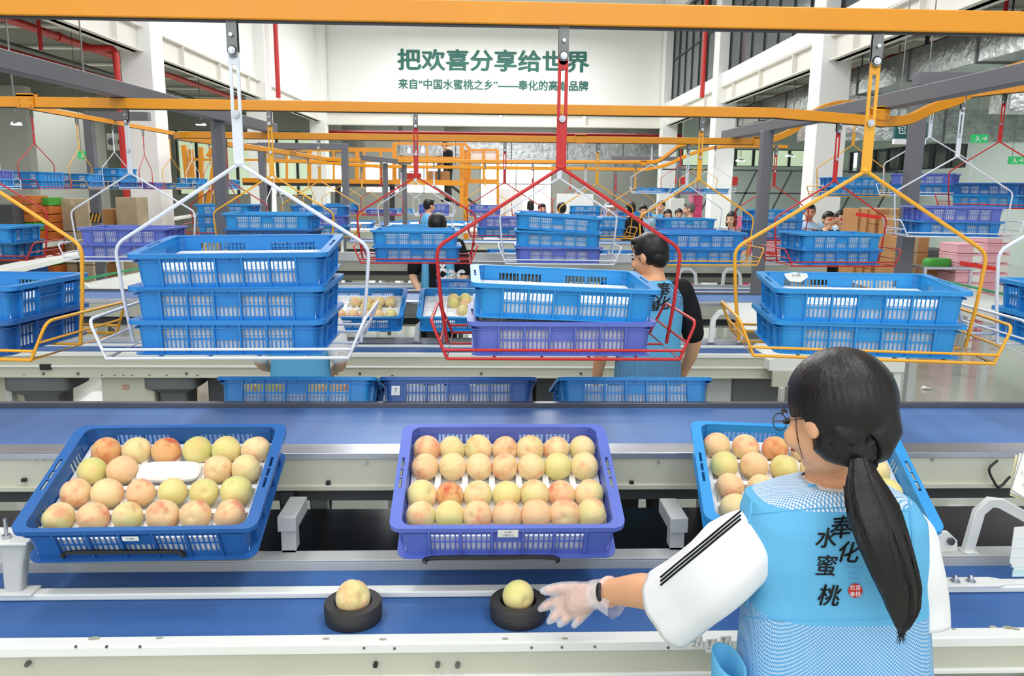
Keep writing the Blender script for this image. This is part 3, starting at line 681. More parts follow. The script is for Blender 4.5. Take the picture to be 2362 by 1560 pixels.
gantry('gantry_frame','grey post under the round left end of third rail',[((-3.9,13.2,2.55),(-2.9,13.2,2.55),'beam'),((-4.35+0.1,13.2,0),(-4.25,13.2,2.5),'post')],0.1)
# ------------------------------------------------------------------ hangers
def make_hanger(col):
    m='wire_'+col; t=thing('crate_hanger','','hanger')
    b=MB(); b.b2((-0.016,-0.014,-0.088),(0.016,-0.010,0.004)); b.b2((-0.016,0.010,-0.088),(0.016,0.014,0.004)); b.b2((-0.016,-0.014,-0.004),(0.016,0.014,0.004)); b.cyl((0,-0.014,-0.085),(0,-0.010,-0.085),0.016,14)
    b.build('hook_bracket','steel_dark',t)
    for z in (-0.04,-0.085,-0.275):
        b=MB(); b.cyl((0,-0.022 if z>-0.2 else -0.014,z),(0,0.012,z),0.011 if z<-0.05 else 0.006,12); b.cyl((0,-0.026 if z>-0.2 else -0.018,z),(0,-0.012,z),0.006,8); b.build('bolt','steel',t)
    b=MB(); w=0.0165; y=0.0035
    b.b2((-w,-y,-0.125),(w,y,-0.098)); b.b2((-w,-y,-0.262),(-0.006,y,-0.125)); b.b2((0.006,-y,-0.262),(w,y,-0.125)); b.b2((-w,-y,-0.428),(w,y,-0.262)); b.cyl((0,-y,-0.095),(0,y,-0.095),w,14)
    b.build('strap',m,t,bevel=0.001)
    r=0.0062
    b=MB()
    for s in (-1,1): b.tube(rcorn([(0,0,-0.425),(s*0.41,0,-0.685),(s*0.395,0,-0.86),(s*0.375,0,-1.0)],0.035,4),r,8)
    b.ell((0,0,-0.425),(0.018,0.010,0.010),8,6); b.build('arm_frame',m,t)
    r=0.005; fz=-1.006
    b=MB(); X,Yh=0.365,0.232
    b.tube([(-X,-Yh,fz),(X,-Yh,fz),(X,Yh,fz),(-X,Yh,fz)],r,8,closed=True)
    for x in (-0.22,-0.07,0.08,0.23): b.tube([(x,-Yh,fz),(x+0.03,Yh,fz)],r*0.9,6)
    b.tube([(-X,0.02,fz),(X,0.02,fz)],r*0.9,6)
    b.build('basket_floor',m,t)
    for s in (-1,1):
        b=MB(); b.tube(rcorn([(s*X,-Yh,fz),(s*(X+0.05),-Yh*0.93,fz+0.115),(s*(X+0.05),Yh*0.93,fz+0.115),(s*X,Yh,fz)],0.03,4),r,8)
        b.tube([(s*(X+0.022),-Yh*0.965,fz+0.05),(s*(X+0.022),Yh*0.965,fz+0.05)],r*0.8,6); b.build('end_guard',m,t)
    for s in (-1,1):
        b=MB(); b.tube([(-(X+0.010),s*Yh,fz+0.027),(X+0.010,s*Yh,fz+0.027)],r*0.9,8); b.build('side_bar',m,t)
    return t
HT={c:make_hanger(c) for c in ('red','white','yellow')}; used=set()
CN={'blue':'bright blue','sky':'light blue','deep':'deep blue','violet':'violet-blue','teal':'dark teal-blue','mid':'mid-blue'}
PN={1:['single'],2:['bottom','top'],3:['bottom','middle','top']}
PITCH_C=0.0935
rnd=random.Random(3)
def hang(c,loc,ztop,rz,where,crates,group,tilts=None,off=(0,0),tray='tall'):
    o=HT[c]
    if c in used: o=dup(HT[c])
    used.add(c)
    o.location=(loc[0],loc[1],ztop); o.rotation_euler=(0,0,rz); tag(o,'%s wire hanger %s'%(c,where),'hanger',group[0])
    zs=1.02 if loc[1]<3 else (0.99 if loc[1]<7 else 1.0); o.scale=(1,1,zs); n=len(crates); z=ztop-1.006*zs+0.0055; Rz=Matrix.Rotation(rz,3,'Z')
    for i,col in enumerate(crates):
        j=Vector((rnd.uniform(-0.008,0.008)+off[0],rnd.uniform(-0.006,0.006)+off[1],0)); t=(tilts or {}).get(i,(0,0,0)); rr=rnd.uniform(-0.012,0.012)
        ty='low' if loc[1]<3 and i==n-1 else tray; p=Rz@j; pn=PN.get(n,PN[3])[i] if n<=3 else 'stacked'
        crate(col,(loc[0]+p.x,loc[1]+p.y,z+(t[3] if len(t)>3 else 0)),(t[0],t[1],rz+t[2]+rr),'%s %s crate on %s hanger %s'%(pn,CN[col],c,where),group[1],tray=ty,
              traylab='foam tray in %s crate on %s hanger %s'%(pn,c,where))
        z+=PITCH_C+0.010
    return o
def xat(px,Y,z=2.4): return atY(px,440,Y).x
def rowh(px,Y,y_ap=400): return (atY(px,y_ap,Y).x,Y)
G1=('hangers on the nearest rail','crates on the nearest hangers')
hang('yellow',rowh(-110,2.66),ZB,R_(-6),'cut by the left picture edge',['deep','mid'],G1,{1:(0,0,0.05)})
hang('white',rowh(552,Y1,385),ZB,R_(1.5),'nearest at left carrying three crates',['mid','mid','mid'],G1,{2:(R_(4.5),R_(-0.8),0.02,0.017)})
hang('red',rowh(1294,Y1,385),ZB,R_(0),'nearest in the middle',['violet','blue'],G1,{1:(R_(2.5),R_(2.2),R_(1),0.018)})
hang('yellow',rowh(1997,Y1,395),ZB,R_(-9),'nearest at right above the woman',['blue','blue'],G1,{1:(R_(2),R_(-0.5),R_(-2),0.010)})
hang('white',rowh(2612,Y1,395),ZB,R_(-4),'cut by the right picture edge',['blue','blue'],G1)
G2=('hangers on the second rail','crates on the second rail hangers')
for px,c,cr,wh,tl in ((-45,'red',['teal','blue'],'in second row at the left picture edge',None),
    (302,'white',['violet','violet'],'first full one in second row',None),
    (628,'yellow',['mid','deep','blue'],'in second row behind the nearest white hanger',None),
    (960,'red',['mid','blue'],'in second row left of centre',None),
    (1290,'white',['violet','blue','blue'],'in second row right of centre',{1:(0,R_(1.5),R_(-3)),2:(0,R_(3),R_(-4),0.006)}),
    (1612,'yellow',['mid','mid'],'in second row over the man',None),
    (1925,'red',['mid','blue'],'in second row right of the grey post',None)):
    hang(c,rowh(px,Y2,415),ZB,R_(rnd.uniform(-3,3)),wh,cr,G2,tl)
p=atY(2222,235,5.85); hang('white',(p.x,5.85),2.60,R_(-10),'on the rising end of second rail',['mid','violet'],G2)
G3=('hangers on the third rail','crates on the third rail hangers')
for px,c,cr,wh in ((525,'red',['blue','mid','blue'],'in third row, first right of left post'),
    (738,'yellow',['blue','violet','mid'],'in third row beside grey portal'),
    (958,'white',['blue'],'in third row behind red one'),
    (1164,'red',['mid','violet'],'in third row left of nearest red'),
    (1377,'yellow',['mid','blue'],'in third row right of nearest red'),
    (1584,'white',['violet','blue'],'in third row behind a yellow'),
    (1785,'red',['mid','mid','blue'],'in third row beside right post')):
    hang(c,rowh(px,Y3,425),ZB,R_(rnd.uniform(-5,5)),wh,cr,G3)
G4=('hangers on the far rails','crates on the far rail hangers')
for px,Y,c,cr,wh in ((790,Y4,'yellow',['violet','blue'],'far back beside the grey portal'),
    (880,Y4,'red',['violet'],'far back under the left of platform'),
    (1001,Y4,'white',['violet','violet'],'far back under the platform middle'),
    (1119,Y4,'yellow',['violet','violet'],'far back below the platform right end'),
    (1228,Y4,'red',['violet'],'far back before the bright doorway'),
    (1350,Y4,'white',['mid','blue'],'far back right of the bright doorway'),
    (1465,Y4,'yellow',['blue'],'far back near the rail bend'),
    (925,18.2,'white',['blue'],'farthest back, left one on the fifth rail'),
    (835,18.2,'yellow',['sky'],'farthest back between the two far posts'),
    (1315,18.2,'red',['violet'],'farthest back, middle one on the fifth rail'),
    (1420,18.2,'red',['violet'],'farthest back, right one on the fifth rail')):
    hang(c,rowh(px,Y,430),ZB if Y<17 else 2.366,R_(rnd.uniform(-6,6)),wh,cr,G4)
for Y,c,cr,wh in ((10.4,'red',['blue'],'on receding rail, nearest of three'),(12.2,'white',['mid'],'on receding rail, middle of three'),(14.0,'yellow',['blue','blue'],'on receding rail, farthest of three')):
    hang(c,(-3.26+(Y-10)*0.072,Y),ZB,R_(88),wh,cr,G4)
GL=('hangers on the high left rail','crates on the high left hangers')
for i,(px,c,cr) in enumerate(((13,'white',['blue','violet']),(127,'red',['blue','blue']),(222,'yellow',['mid','blue']),(298,'white',['deep','blue','blue']),(363,'red',['violet']),(420,'yellow',['blue']),(466,'white',['mid','blue']),(505,'red',['violet']),(540,'white',['blue','blue']))):
    Y=5.85*1837/(1110-px)
    hang(c,(-5.86,Y),ZU-0.014,R_(90+rnd.uniform(-8,8)),'on high left rail, %s from left'%['first','second','third','fourth','fifth','sixth','seventh','eighth','ninth'][i],cr,GL)
GR=('hangers on the high right rail','crates on the high right hangers')
for px,Y,c,cr,wh,rz in ((1968,9.25,'yellow',['blue','blue'],'on high right rail beside column',3),
    (2143,8.1,'white',['mid','violet'],'on high right rail behind tall post',-40),
    (2305,7.15,'red',['blue','deep'],'on high right rail, rightmost',-55)):
    hang(c,rowh(px,Y,330),ZU+0.0 if Y>9 else (2.90 if Y>8 else 2.80),R_(rz),wh,cr,GR)
for px,Y,c,cr,wh in ((1502,16.6,'white',['blue'],'far right high rail, leftmost of four'),(1569,16.8,'red',['blue'],'far right high rail, second of four'),(1612,17.6,'yellow',['mid'],'far right high rail, third of four'),(1648,17.2,'white',['sky'],'far right high rail, rightmost before the column')):
    hang(c,rowh(px,Y,390),ZU,R_(rnd.uniform(-10,10)),wh,cr,GR)
# ------------------------------------------------------------------ sorting lines
def line(k,x0,x1,which):
    dy=3.37*k
    def part(name,boxes,m,bev=0.002,par=None):
        b=MB()
        for a,c in boxes: b.b2((a[0],a[1]+dy,a[2]),(c[0],c[1]+dy,c[2]))
        return b.build(name,m,par,world=par is not None,bevel=bev)
    # low side toward the viewer
    t=thing('belt_conveyor','low blue belt conveyor with white rails, near side of %s'%which,'conveyor',(x0,1.76+dy,0))
    part('front_rail',[((x0,1.7182,0.8345),(x1,1.758,0.8518)),((x0,1.712,0.828),(x1,1.718,0.852)),((x0,1.712,0.756),(x1,1.735,0.768))],'line_white',par=t)
    part('side_plate',[((x0,1.720,0.765),(x1,1.728,0.834))],'line_cream',par=t)
    part('belt',[((x0,1.758,0.835),(x1,2.098,0.845))],'belt_lower',par=t)
    part('guide_bar',[((x0,1.938,0.846),(x1,1.976,0.864))],'line_white',0.004,par=t)
    part('back_rail',[((x0,2.0982,0.80),(x1,2.104,0.8698)),((x0,2.098,0.870),(x1,2.16,0.876))],'line_grey',par=t)
    # upper belt
    u=thing('belt_conveyor','wide upper blue belt conveyor of %s with steel edge'%which,'conveyor',(x0,2.4+dy,0))
    part('edge_plate',[((x0,2.3562,1.094),(x1,2.449,1.1018)),((x0,2.352,1.084),(x1,2.356,1.102))],'steel',0.001,par=u)
    part('side_plate',[((x0,2.357,1.0),(x1,2.363,1.094)),((x0,2.340,0.986),(x1,2.363,1.002))],'line_cream',par=u)
    part('belt',[((x0,2.449,1.086),(x1,2.897,1.096))],'belt_upper',par=u)
    part('far_lip',[((x0,2.897,1.06),(x1,2.925,1.114))],'alu_lip',par=u)
    part('underframe',[((x0,2.40,0.93),(x1,2.46,0.985)),((x0,2.80,0.93),(x1,2.86,0.985))],'machine_dark',par=u)
    x=x0+0.4
    while x<x1:
        cb=MB(); cb.b2((x-0.02,2.36+dy,0.935),(x+0.02,2.86+dy,0.975)); cb.build('crossbar','machine_dark',u,world=True)
        for yy in (2.83,):
            l=MB(); l.b2((x-0.03,yy-0.02+dy,0),(x+0.03,yy+0.02+dy,0.93)); l.build('leg','line_grey',u,world=True)
        for yy in (1.80,2.12):
            l=MB(); l.b2((x+0.2,yy-0.02+dy,0),(x+0.24,yy+0.02+dy,0.80)); l.build('leg','line_grey',t,world=True)
        x+=1.45
    d=thing('return_belt','dark return belt running low underneath %s'%which,'conveyor',(x0,2.4+dy,0))
    part('belt',[((x0,2.18,0.735),(x1,2.78,0.745))],'belt_dark',par=d)
    part('bed',[((x0,2.22,0.66),(x1,2.74,0.732))],'machine_dark',par=d)
    # low side away from the viewer
    r=thing('belt_conveyor','low blue belt conveyor with white rails, far side of %s'%which,'conveyor',(x0,3.4+dy,0))
    part('back_rail',[((x0,3.54,0.834),(x1,3.588,0.852)),((x0,3.582,0.756),(x1,3.588,0.834))],'line_white',par=r)
    part('belt',[((x0,3.2,0.835),(x1,3.54,0.845))],'belt_lower',par=r)
    part('guide_bar',[((x0,3.32,0.846),(x1,3.358,0.864))],'line_white',0.004,par=r)
    part('side_plate',[((x0,3.19,0.78),(x1,3.2,0.88))],'line_cream',par=r)
    x=x0+0.6
    while x<x1:
        l=MB(); l.b2((x,3.25+dy,0),(x+0.04,3.29+dy,0.835)); l.build('leg','line_grey',r,world=True)
        x+=1.45
    return t,u,r
L1=line(0,-3.9,4.2,'the nearest sorting line')
L2=line(1,-6.6,2.74,'the second sorting line')
L3=line(2,-2.6,4.0,'the third sorting line')
L4=line(3,-2.1,3.3,'the fourth sorting line')
# marks on the nearest rails: chips, slots, bolts
def on_part(par,name): return [c for c in par.children if c.name.split('.')[0]==name][0]
fr=L1[0]
chips=MB()
for px,py,w,h in ((217,1473,14,8),(368,1472,9,3),(752,1474,8,3),(883,1475,9,7),(1165,1474,8,3),(1303,1473,8,3),(1612,1472,7,3),(2290,1446,9,5),(2325,1448,14,5),(2345,1452,8,4),(2200,1452,5,2),(2150,1456,4,2)):
    c=atZ(px,py,0.8524); a=w*1.86/1837; chips.lathe([(a,-0.0006),(a,0.0004),(0,0.0005)],14,c=(c.x,c.y,c.z))
    for v in range(len(chips.v)-42,len(chips.v)): chips.v[v]=(chips.v[v][0],c.y+(chips.v[v][1]-c.y)*0.55,chips.v[v][2])
chips.build('worn_paint_patch','paint_chip',fr,world=True)['kind']='stuff'
for px,py in ((175,1492),(246,1492),(323,1492),(840,1495),(910,1496),(1226,1494),(1296,1493),(1372,1492),(1541,1494)):
    c=atY(px,py,1.712); b=MB(); b.cyl((c.x,1.7095,c.z),(c.x,1.713,c.z),0.0032,8); b.build('rivet','steel_dark',fr,world=True)
for px,py in ((68,1528),(867,1530),(1010,1530),(1056,1531)):
    c=atY(px,py,1.72); b=MB(); b.cyl((c.x,1.707,c.z),(c.x,1.723,c.z),0.006,6); b.build('hex_bolt','steel_dark' if px!=867 else 'black_plastic',fr,world=True)
up=L1[1]
for px,py in ((58,1106),(758,1112),(1456,1112)):
    c=atY(px,py,2.357); b=MB(); b.b2((c.x-0.006,2.345,c.z-0.005),(c.x+0.006,2.36,c.z+0.005)); b.build('hex_bolt','black_plastic',up,world=True)
for px,py in ((80,1058),(100,1058),(846,1067),(1518,1065),(2150,1060)):
    c=atY(px,py,2.357); b=MB(); b.cyl((c.x,2.350,c.z),(c.x,2.36,c.z),0.004,8); b.build('rivet','steel',up,world=True)
# brackets and rack supports of the nearest line
def tube_post(label,px,ptop,pbot,Y,ztop,w=0.042):
    c=atY(px,1200,Y); t=thing('rack_post',label,'bracket',(c.x,Y,0.87))
    b=MB(); b.b2((-w/2,-w/2,0),(w/2,w/2,ztop-0.872)); b.build('upright','line_grey',t,bevel=0.002)
    b=MB(); b.b2((-w*0.62,-w*0.9,ztop-0.87-0.045),(w*0.62,w*2.8,ztop-0.87)); b.build('cap','line_grey',t,bevel=0.003)
    b=MB(); b.b2((-w*0.5,-w*0.5,0),(w*0.5,w*0.5,0.012)); b.build('foot','steel',t)
    return t
tube_post('square grey rack post between the left and middle peach crates',668,1150,1278,2.17,0.99)
tube_post('square grey rack post to the left of the nearest woman, partly hidden',1560,1150,1278,2.17,0.98)
# left corner bracket with bolts
c=atZ(48,1352,0.866); t=thing('support_bracket','grey tapered bracket with bolts under the left peach crate','bracket',(c.x,1.96,0.865))
b=MB(); b.loft([((0,0.0,0),0.022,0.018),((-0.004,0.02,0.07),0.028,0.02),((-0.012,0.05,0.13),0.045,0.03)],16,p=5); b.build('web','line_grey',t,bevel=0.001)
b=MB(); b.b2((-0.10,-0.01,0.128),(0.045,0.09,0.136)); b.build('top_plate','line_white',t,bevel=0.002)
b=MB(); b.b2((-0.03,-0.03,-0.001),(0.055,0.02,0.004)); b.build('base_plate','line_white',t,bevel=0.001)
for dx in (-0.055,-0.02):
    b=MB(); b.cyl((dx,0.02,0.13),(dx,0.02,0.19),0.005,8); b.cyl((dx,0.02,0.136),(dx,0.02,0.146),0.011,6); b.build('bolt','steel',t)
# right white bent bracket with papers
c=atY(2245,1280,2.12)
t=thing('support_bracket','white bent tube bracket at the right edge holding paper sheets','bracket',(c.x,2.12,0.876))
b=MB(); b.sweep([(-0.02,0,0),(0.0,0,0.125),(0.03,0,0.155),(0.055,-0.01,0.155),(0.19,-0.08,0.085),(0.30,-0.13,0.03)],0.03,0.02,up=(0,1,0)); b.build('bent_arm','line_white',t,bevel=0.002)
b=MB(); b.b2((-0.035,-0.02,0.0),(0.005,0.02,0.006)); b.build('foot_plate','line_white',t)
b=MB(); b.cyl((0.135,-0.06,0.125),(0.135,-0.06,0.137),0.012,6); b.build('bolt','steel',t)
b=MB(); b.b2((0.165,-0.12,-0.02),(0.27,-0.09,0.10)); b.build('mount_plate','line_white',t,bevel=0.003)
c=atY(2183,1240,2.13); t=thing('hinge_plate','small white hinge plate with bolt at right crate corner','bracket',(c.x,2.13,0.876))
b=MB(); b.prism([(-0.03,0),(0.035,0),(0.03,0.035),(0.0,0.062),(-0.03,0.062)],-0.006,0.006); b.build('plate','line_white',t,bevel=0.001)
b=MB(); b.cyl((0.008,-0.016,0.035),(0.008,-0.005,0.035),0.011,6); b.build('bolt','steel_dark',t)
# slotted joint plate with two dome nuts at the right end of the guide bar
c=atZ(2250,1345,0.864); t=thing('joint_plate','white joint plate with two dome nuts on the guide bar','plate',(c.x,1.957,0.864))
b=MB(); b.prism([(-0.10,-0.024),(0.05,-0.024),(0.075,-0.014),(0.16,-0.014),(0.16,0.014),(0.075,0.014),(0.05,0.026),(-0.10,0.026)],0.0,0.006,axis='z'); b.build('plate','line_white',t,bevel=0.001)
for px in (2197,2233):
    q=atZ(px,1337,0.87); b=MB(); b.lathe([(0.013,0.006),(0.013,0.009),(0.008,0.009),(0.008,0.016),(0.005,0.023),(0,0.025)],10,c=(q.x-c.x,0.0,0)); b.build('dome_nut','steel',t)
# hanging paper tags at the near rail
for i,(px,py,lab) in enumerate(((1606,1480,'small torn white price tag hanging on the front rail, left of three'),(1640,1486,'small white tag reading 5-6 on the front rail, middle of three'),(1672,1480,'small torn white tag on the front rail beside the blue vest'))):
    c=atY(px,py,1.708); t=thing('paper_tag',lab,'paper tag',(c.x,1.706,c.z))
    b=MB(); b.prism([(-0.014,0.014),(0.014,0.016),(0.016,-0.018),(0.0,-0.022 if i!=0 else -0.012),(-0.012,-0.020)],-0.0004,0.0004); b.build('sheet','label_paper',t)
    text_obj('5-6两',0.011,'letter_grey',t,(-0.004,-0.001,0),rot=(R_(90),R_(-80),0),name='print'); text_obj('12度以上',0.007,'letter_grey',t,(0.008,-0.001,0),rot=(R_(90),R_(-80),0),name='print')
# papers at the right edge
c=atY(2345,1115,2.0); t=thing('paper_sheets','sheaf of white printed label sheets at the right edge','paper',(c.x,1.98,c.z))
for i,(a,m) in enumerate(((-8,'wheel_cream'),(-2,'label_paper'),(4,'label_paper'))):
    b=MB(); b.box((0.055,0.012-0.004*i,0.0),(0.16,0.001,0.115),R=Matrix.Rotation(R_(28+a),3,'Y')@Matrix.Rotation(R_(-25),3,'X')); b.build('sheet',m,t)
for i in range(3):
    for j in range(3): text_obj('5-6两',0.010,'letter_grey',t,(0.0+i*0.045,-0.018+0.012*(1-j),0.035-j*0.03-i*0.02),rot=(R_(65),R_(28),0),name='print')
c=atY(2345,1265,1.99); t=thing('paper_roll','white and mint label strips hanging at the right edge','paper',(c.x,1.97,c.z))
b=MB(); b.prism([(-0.03,0.07),(0.06,0.08),(0.06,-0.05),(-0.012,-0.055),(-0.03,-0.03)],-0.002,0.0); b.build('strip','label_paper',t)
b=MB(); b.b2((-0.018,-0.003,-0.072),(0.06,0.0,-0.052)); b.build('mint_band','label_mint',t)
for j in range(4):
    text_obj('果蔬',0.010,'letter_grey',t,(0.02,-0.004,0.055-0.028*j),name='print')
    b=MB(); b.b2((-0.028,-0.0032,0.040-0.028*j),(0.06,-0.002,0.0408-0.028*j)); b.build('rule','label_mint',t)
c0=atY(2287,1062,2.34); b=MB(); b.tube(catmull([c0+Vector((0.02,0,0.0)),c0+Vector((-0.004,0,-0.03)),c0+Vector((0.012,-0.01,-0.07)),c0+Vector((0.03,-0.01,-0.085)),c0+Vector((0.06,-0.01,-0.05))],5),0.004,8); tag(b.build('cable_loop','black_plastic'),'black cable loop hanging beside the paper sheets','cable')
# black bent support strips below the peach crates
def strip(px,py,w,label,Y=1.885,z=0.948):
    c=atY(px,py,Y); b=MB(); b.sweep(catmull([(-w/2-0.012,-0.006,-0.012),(-w/2+0.005,0,0),(0,0,0.001),(w/2-0.02,0,0),(w/2+0.0,-0.004,-0.012)],4),0.012,0.008); o=b.build('support_strip','black_plastic',bevel=0.001); o.location=(c.x,Y,c.z); tag(o,label,'support'); return o
strip(292,1274,0.29,'black bent strip carrying the front edge of left peach crate',1.91)
strip(1140,1287,0.33,'black bent strip carrying the front edge of middle peach crate',1.90)
# slotted plate rack under each crate (sloping)
def rack(x,Y,z,tilt,label):
    t=thing('crate_rack',label,'rack',(x,Y,z),rot=(tilt,0,0))
    for s in (-0.16,0.16):
        b=MB(); b.b2((s-0.02,-0.19,-0.022),(s+0.02,0.20,-0.002)); b.build('runner','line_grey',t)
    b=MB(); b.b2((-0.18,0.12,-0.036),(0.18,0.16,-0.022)); b.build('crossbar','line_grey',t)
    for s in (-0.16,0.16): b=MB(); b.b2((s-0.012,0.10,-0.22),(s+0.012,0.13,-0.022)); b.build('strut','line_grey',t)
    return t
# ------------------------------------------------------------------ peaches
def peach_mesh(m,seed):
    r=random.Random(seed); b=MB(); k=r.uniform(0.93,1.0)
    def fn(d):
        ang=math.atan2(d.y,d.x); cleft=math.exp(-(ang/0.16)**2)*math.sqrt(max(0,1-d.z*d.z))*0.055
        dim=0.16*math.exp(-((1-d.z)/0.035)) ; tip=-0.035*math.exp(-((1+d.z)/0.03))
        return 1-cleft-dim-tip+0.012*math.sin(3*ang+seed)
    b.ell((0,0,0),(0.0385,0.0385,0.0385*k),32,20,fn=fn); return b.mesh('peach',m)
PM=[(peach_mesh('peach_cream',1),'cream-yellow'),(peach_mesh('peach_green',2),'greenish-yellow'),(peach_mesh('peach_pink',3),'pink-blushed'),(peach_mesh('peach_red',4),'red-blushed')]
rp=random.Random(11)
def peach(loc,kind,label,group=None,s=1.0):
    o=bpy.data.objects.new('peach',PM[kind][0]); COL.objects.link(o); o.location=loc; o.rotation_euler=(rp.uniform(-1.5,1.5),rp.uniform(-1.5,1.5),rp.uniform(0,6.28)); k=s*1.05*rp.uniform(0.94,1.05); o.scale=(k,k,k); tag(o,PM[kind][1]+' peach '+label,'peach',group); return o
ON=['first','second','third','fourth','fifth','sixth','seventh']
FRX=R_(20.6)
def front_crate(px,col,rz,tray,rows,nm,lab,dy=0,z_off=0,x=None,s=1.0,px_y=1215):
    X=atZ(px,px_y,1.07).x if x is None else x; loc=Vector((X,2.122+dy,1.038+z_off)); rot=(FRX,0,rz)
    o=crate(col,loc,rot,lab,tray=tray,traylab='white foam tray holding peaches in the '+nm); Rm=Matrix.Rotation(rz,3,'Z')@Matrix.Rotation(FRX,3,'X'); o.rotation_euler=Rm.to_euler(); 
    for t in COL.objects:
        if t.name.startswith('foam_tray') and (t.location-loc).length<0.02: t.rotation_euler=Rm.to_euler()
    rack(X,loc.y,loc.z,FRX,'sloping grey rack under the '+nm).rotation_euler=Rm.to_euler()
    for ri,(y,items) in enumerate(rows):
        rn=['back row','second row','third row','front row'][ri]
        for i,(x,kd) in enumerate(items):
            p=loc+Rm@Vector((x+rp.uniform(-0.002,0.002),y+rp.uniform(-0.002,0.002),0.0065+0.050+0.018)); peach(p,kd,'%s in the %s of the %s'%(ON[i],rn,nm),'peaches in the '+nm,s)
    return o
def xs(n,w,o=0): return [-w/2+w*i/(n-1)+o for i in range(n)]
k1=[2,0,0,2,0,0,0]; k2=[2,0,0,2,0,1,0]; k3=[0,3,0,1,0,2,0]; k4=[0,1,2,2,2,2,0]
C2=front_crate(1172,'violet',0,'low',[(0.140,list(zip(xs(7,0.452),k1))),(0.062,list(zip(xs(7,0.452),k2))),(-0.055,list(zip(xs(7,0.452),k3))),(-0.132,list(zip(xs(7,0.452),k4)))],'middle peach crate','violet-blue crate full of peaches on the nearest line, middle of three')
sticker(C2,0.052,0.024,(0,-0.217,0.092),[('5-6两',0.005),('12度以上',-0.006)])
C1=front_crate(303,'deep',R_(1.5),'six',[(0.135,list(zip(xs(6,0.42,0.01),[3,0,3,1,1,0]))),(0.052,list(zip([-0.205,-0.128,0.135,0.212],[1,2,2,0]))),(-0.040,list(zip(xs(6,0.42,-0.005),[2,0,2,1,1,1]))),(-0.130,list(zip(xs(6,0.43,-0.006),[0,2,0,2,2,2])))],'left peach crate','deep blue crate of peaches on the nearest line, leftmost of three')
sticker(C1,0.040,0.014,(-0.01,-0.217,0.082),[('5-6两',0.0)])
C3=front_crate(1938,'blue',R_(-8),'six',[(0.135,list(zip(xs(6,0.42,-0.015),[2,2,3,0,0,2]))),(0.052,list(zip(xs(6,0.42,-0.005),[1,2,1,0,2,0]))),(-0.040,list(zip(xs(6,0.42),[2,0,0,2,1,1]))),(-0.130,list(zip(xs(6,0.42),[0,2,1,0,2,1])))],'right peach crate','light blue crate of peaches on the nearest line beside the woman')
# white foam cushion in the gap of the left crate
Rm=Matrix.Rotation(R_(1.5),3,'Z')@Matrix.Rotation(FRX,3,'X'); l1=C1.location
b=MB(); b.loft([((0,0,0),0.080,0.034),((0,0,0.012),0.086,0.038),((0,0,0.02),0.080,0.033)],20,p=4); o=b.build('foam_block','foam'); o.location=l1+Rm@Vector((0.0,0.052,0.0575)); o.rotation_euler=Rm.to_euler(); tag(o,'plain white foam block in the gap of left peach crate','foam block')
# crates tilted to the far side of the nearest line
def rear_crate(px,py,col,lab,dy=0,tray='tall',Y=2.95,peaches=None):
    rl=('the '+lab) if len(lab.split())<=10 else ('the '+' '.join(w for w in lab.split() if w not in('the','crate','with','a','square','sticker'))+' crate')
    X=atY(px,py,Y+dy).x; loc=(X,3.111+dy,1.027); o=crate(col,loc,(-FRX,0,0),lab,tray=tray,traylab='white foam tray in the '+lab[:60].rsplit(' ',1)[0]); rack(X,loc[1],loc[2],-FRX,'sloping grey rack under '+rl); return o
o=rear_crate(683,870,'blue','blue crate of peaches on far side of nearest line, left',tray='low')
Rr=Matrix.Rotation(-FRX,3,'X')
for i in range(6):
    for y in (-0.13,-0.045):
        peach(o.location+Rr@Vector((-0.21+i*0.084,y,0.0745)),[0,1,2,0,2,3][i],'number %s in the %s row of far side left crate'%(['one','two','three','four','five','six'][i],'near' if y<-0.1 else 'second'),'peaches in the far side crate')
o=rear_crate(1057,872,'deep','blue crate with a square sticker on far side of nearest line, middle')
sticker(o,0.032,0.036,(-0.235,-0.2135,0.055),[('7',0.0)],size=0.024)
rear_crate(1467,872,'blue','blue crate on far side of nearest line, right of three')
# second line
def lcr(px,col,nm,lab,rows,tray='six'): return front_crate(px,col,0,tray,rows,nm,lab,dy=3.37,x=atY(px,727,5.25).x)
lcr(824,'mid','second line left crate','blue crate of peaches on second line behind the white hanger',[(0.06,list(zip([-0.05,0.03,0.11,0.19],[0,0,0,0]))),(-0.02,list(zip([0.03,0.10],[1,1]))),(-0.13,list(zip(xs(6,0.42),[2,2,2,2,2,1])))],'low')
lcr(1064,'blue','second line right crate','blue crate with few peaches on second line behind the red hanger',[(0.11,list(zip([-0.06,0.02],[1,1]))),(0.04,list(zip([-0.06,0.02,0.14],[1,0,2]))),(-0.06,list(zip([0.0,0.14],[0,0])))],'low')
lcr(560,'mid','second line hidden crate','blue crate on second line hidden behind the three crate stack',[])
rear_crate(1092,642,'mid','mid-blue crate on far side of second line before the black shirt',3.37)
rear_crate(1475,642,'blue','blue crate on far side of second line left of the man',3.37)
rear_crate(1180,590,'blue','blue crate on far side of third line below the white hanger',6.74)
rear_crate(1440,590,'blue','blue crate on far side of third line behind the man',6.74)
for i,(px,py,Y,cc,lab) in enumerate(((948,506,17.5,'blue','small blue crate on the far table left of the dark haired head'),(912,513,16.9,'mid','small blue crate on the far table, leftmost'),(1055,508,17.5,'blue','small blue crate on far table right of the dark haired head'),(1040,517,16.85,'blue','small blue crate on far table touching the dark haired head'),(830,507,17.3,'mid','small blue crate on the far table beside the grey portal'),(1410,505,17.1,'sky','small pale blue crate on the far table at right'))):
    c=atY(px,py,Y); crate(cc,(c.x,Y,1.1),(R_(8),0,R_(rnd.uniform(-6,6))),lab,'crates on the far table',traylab='foam tray in '+lab)
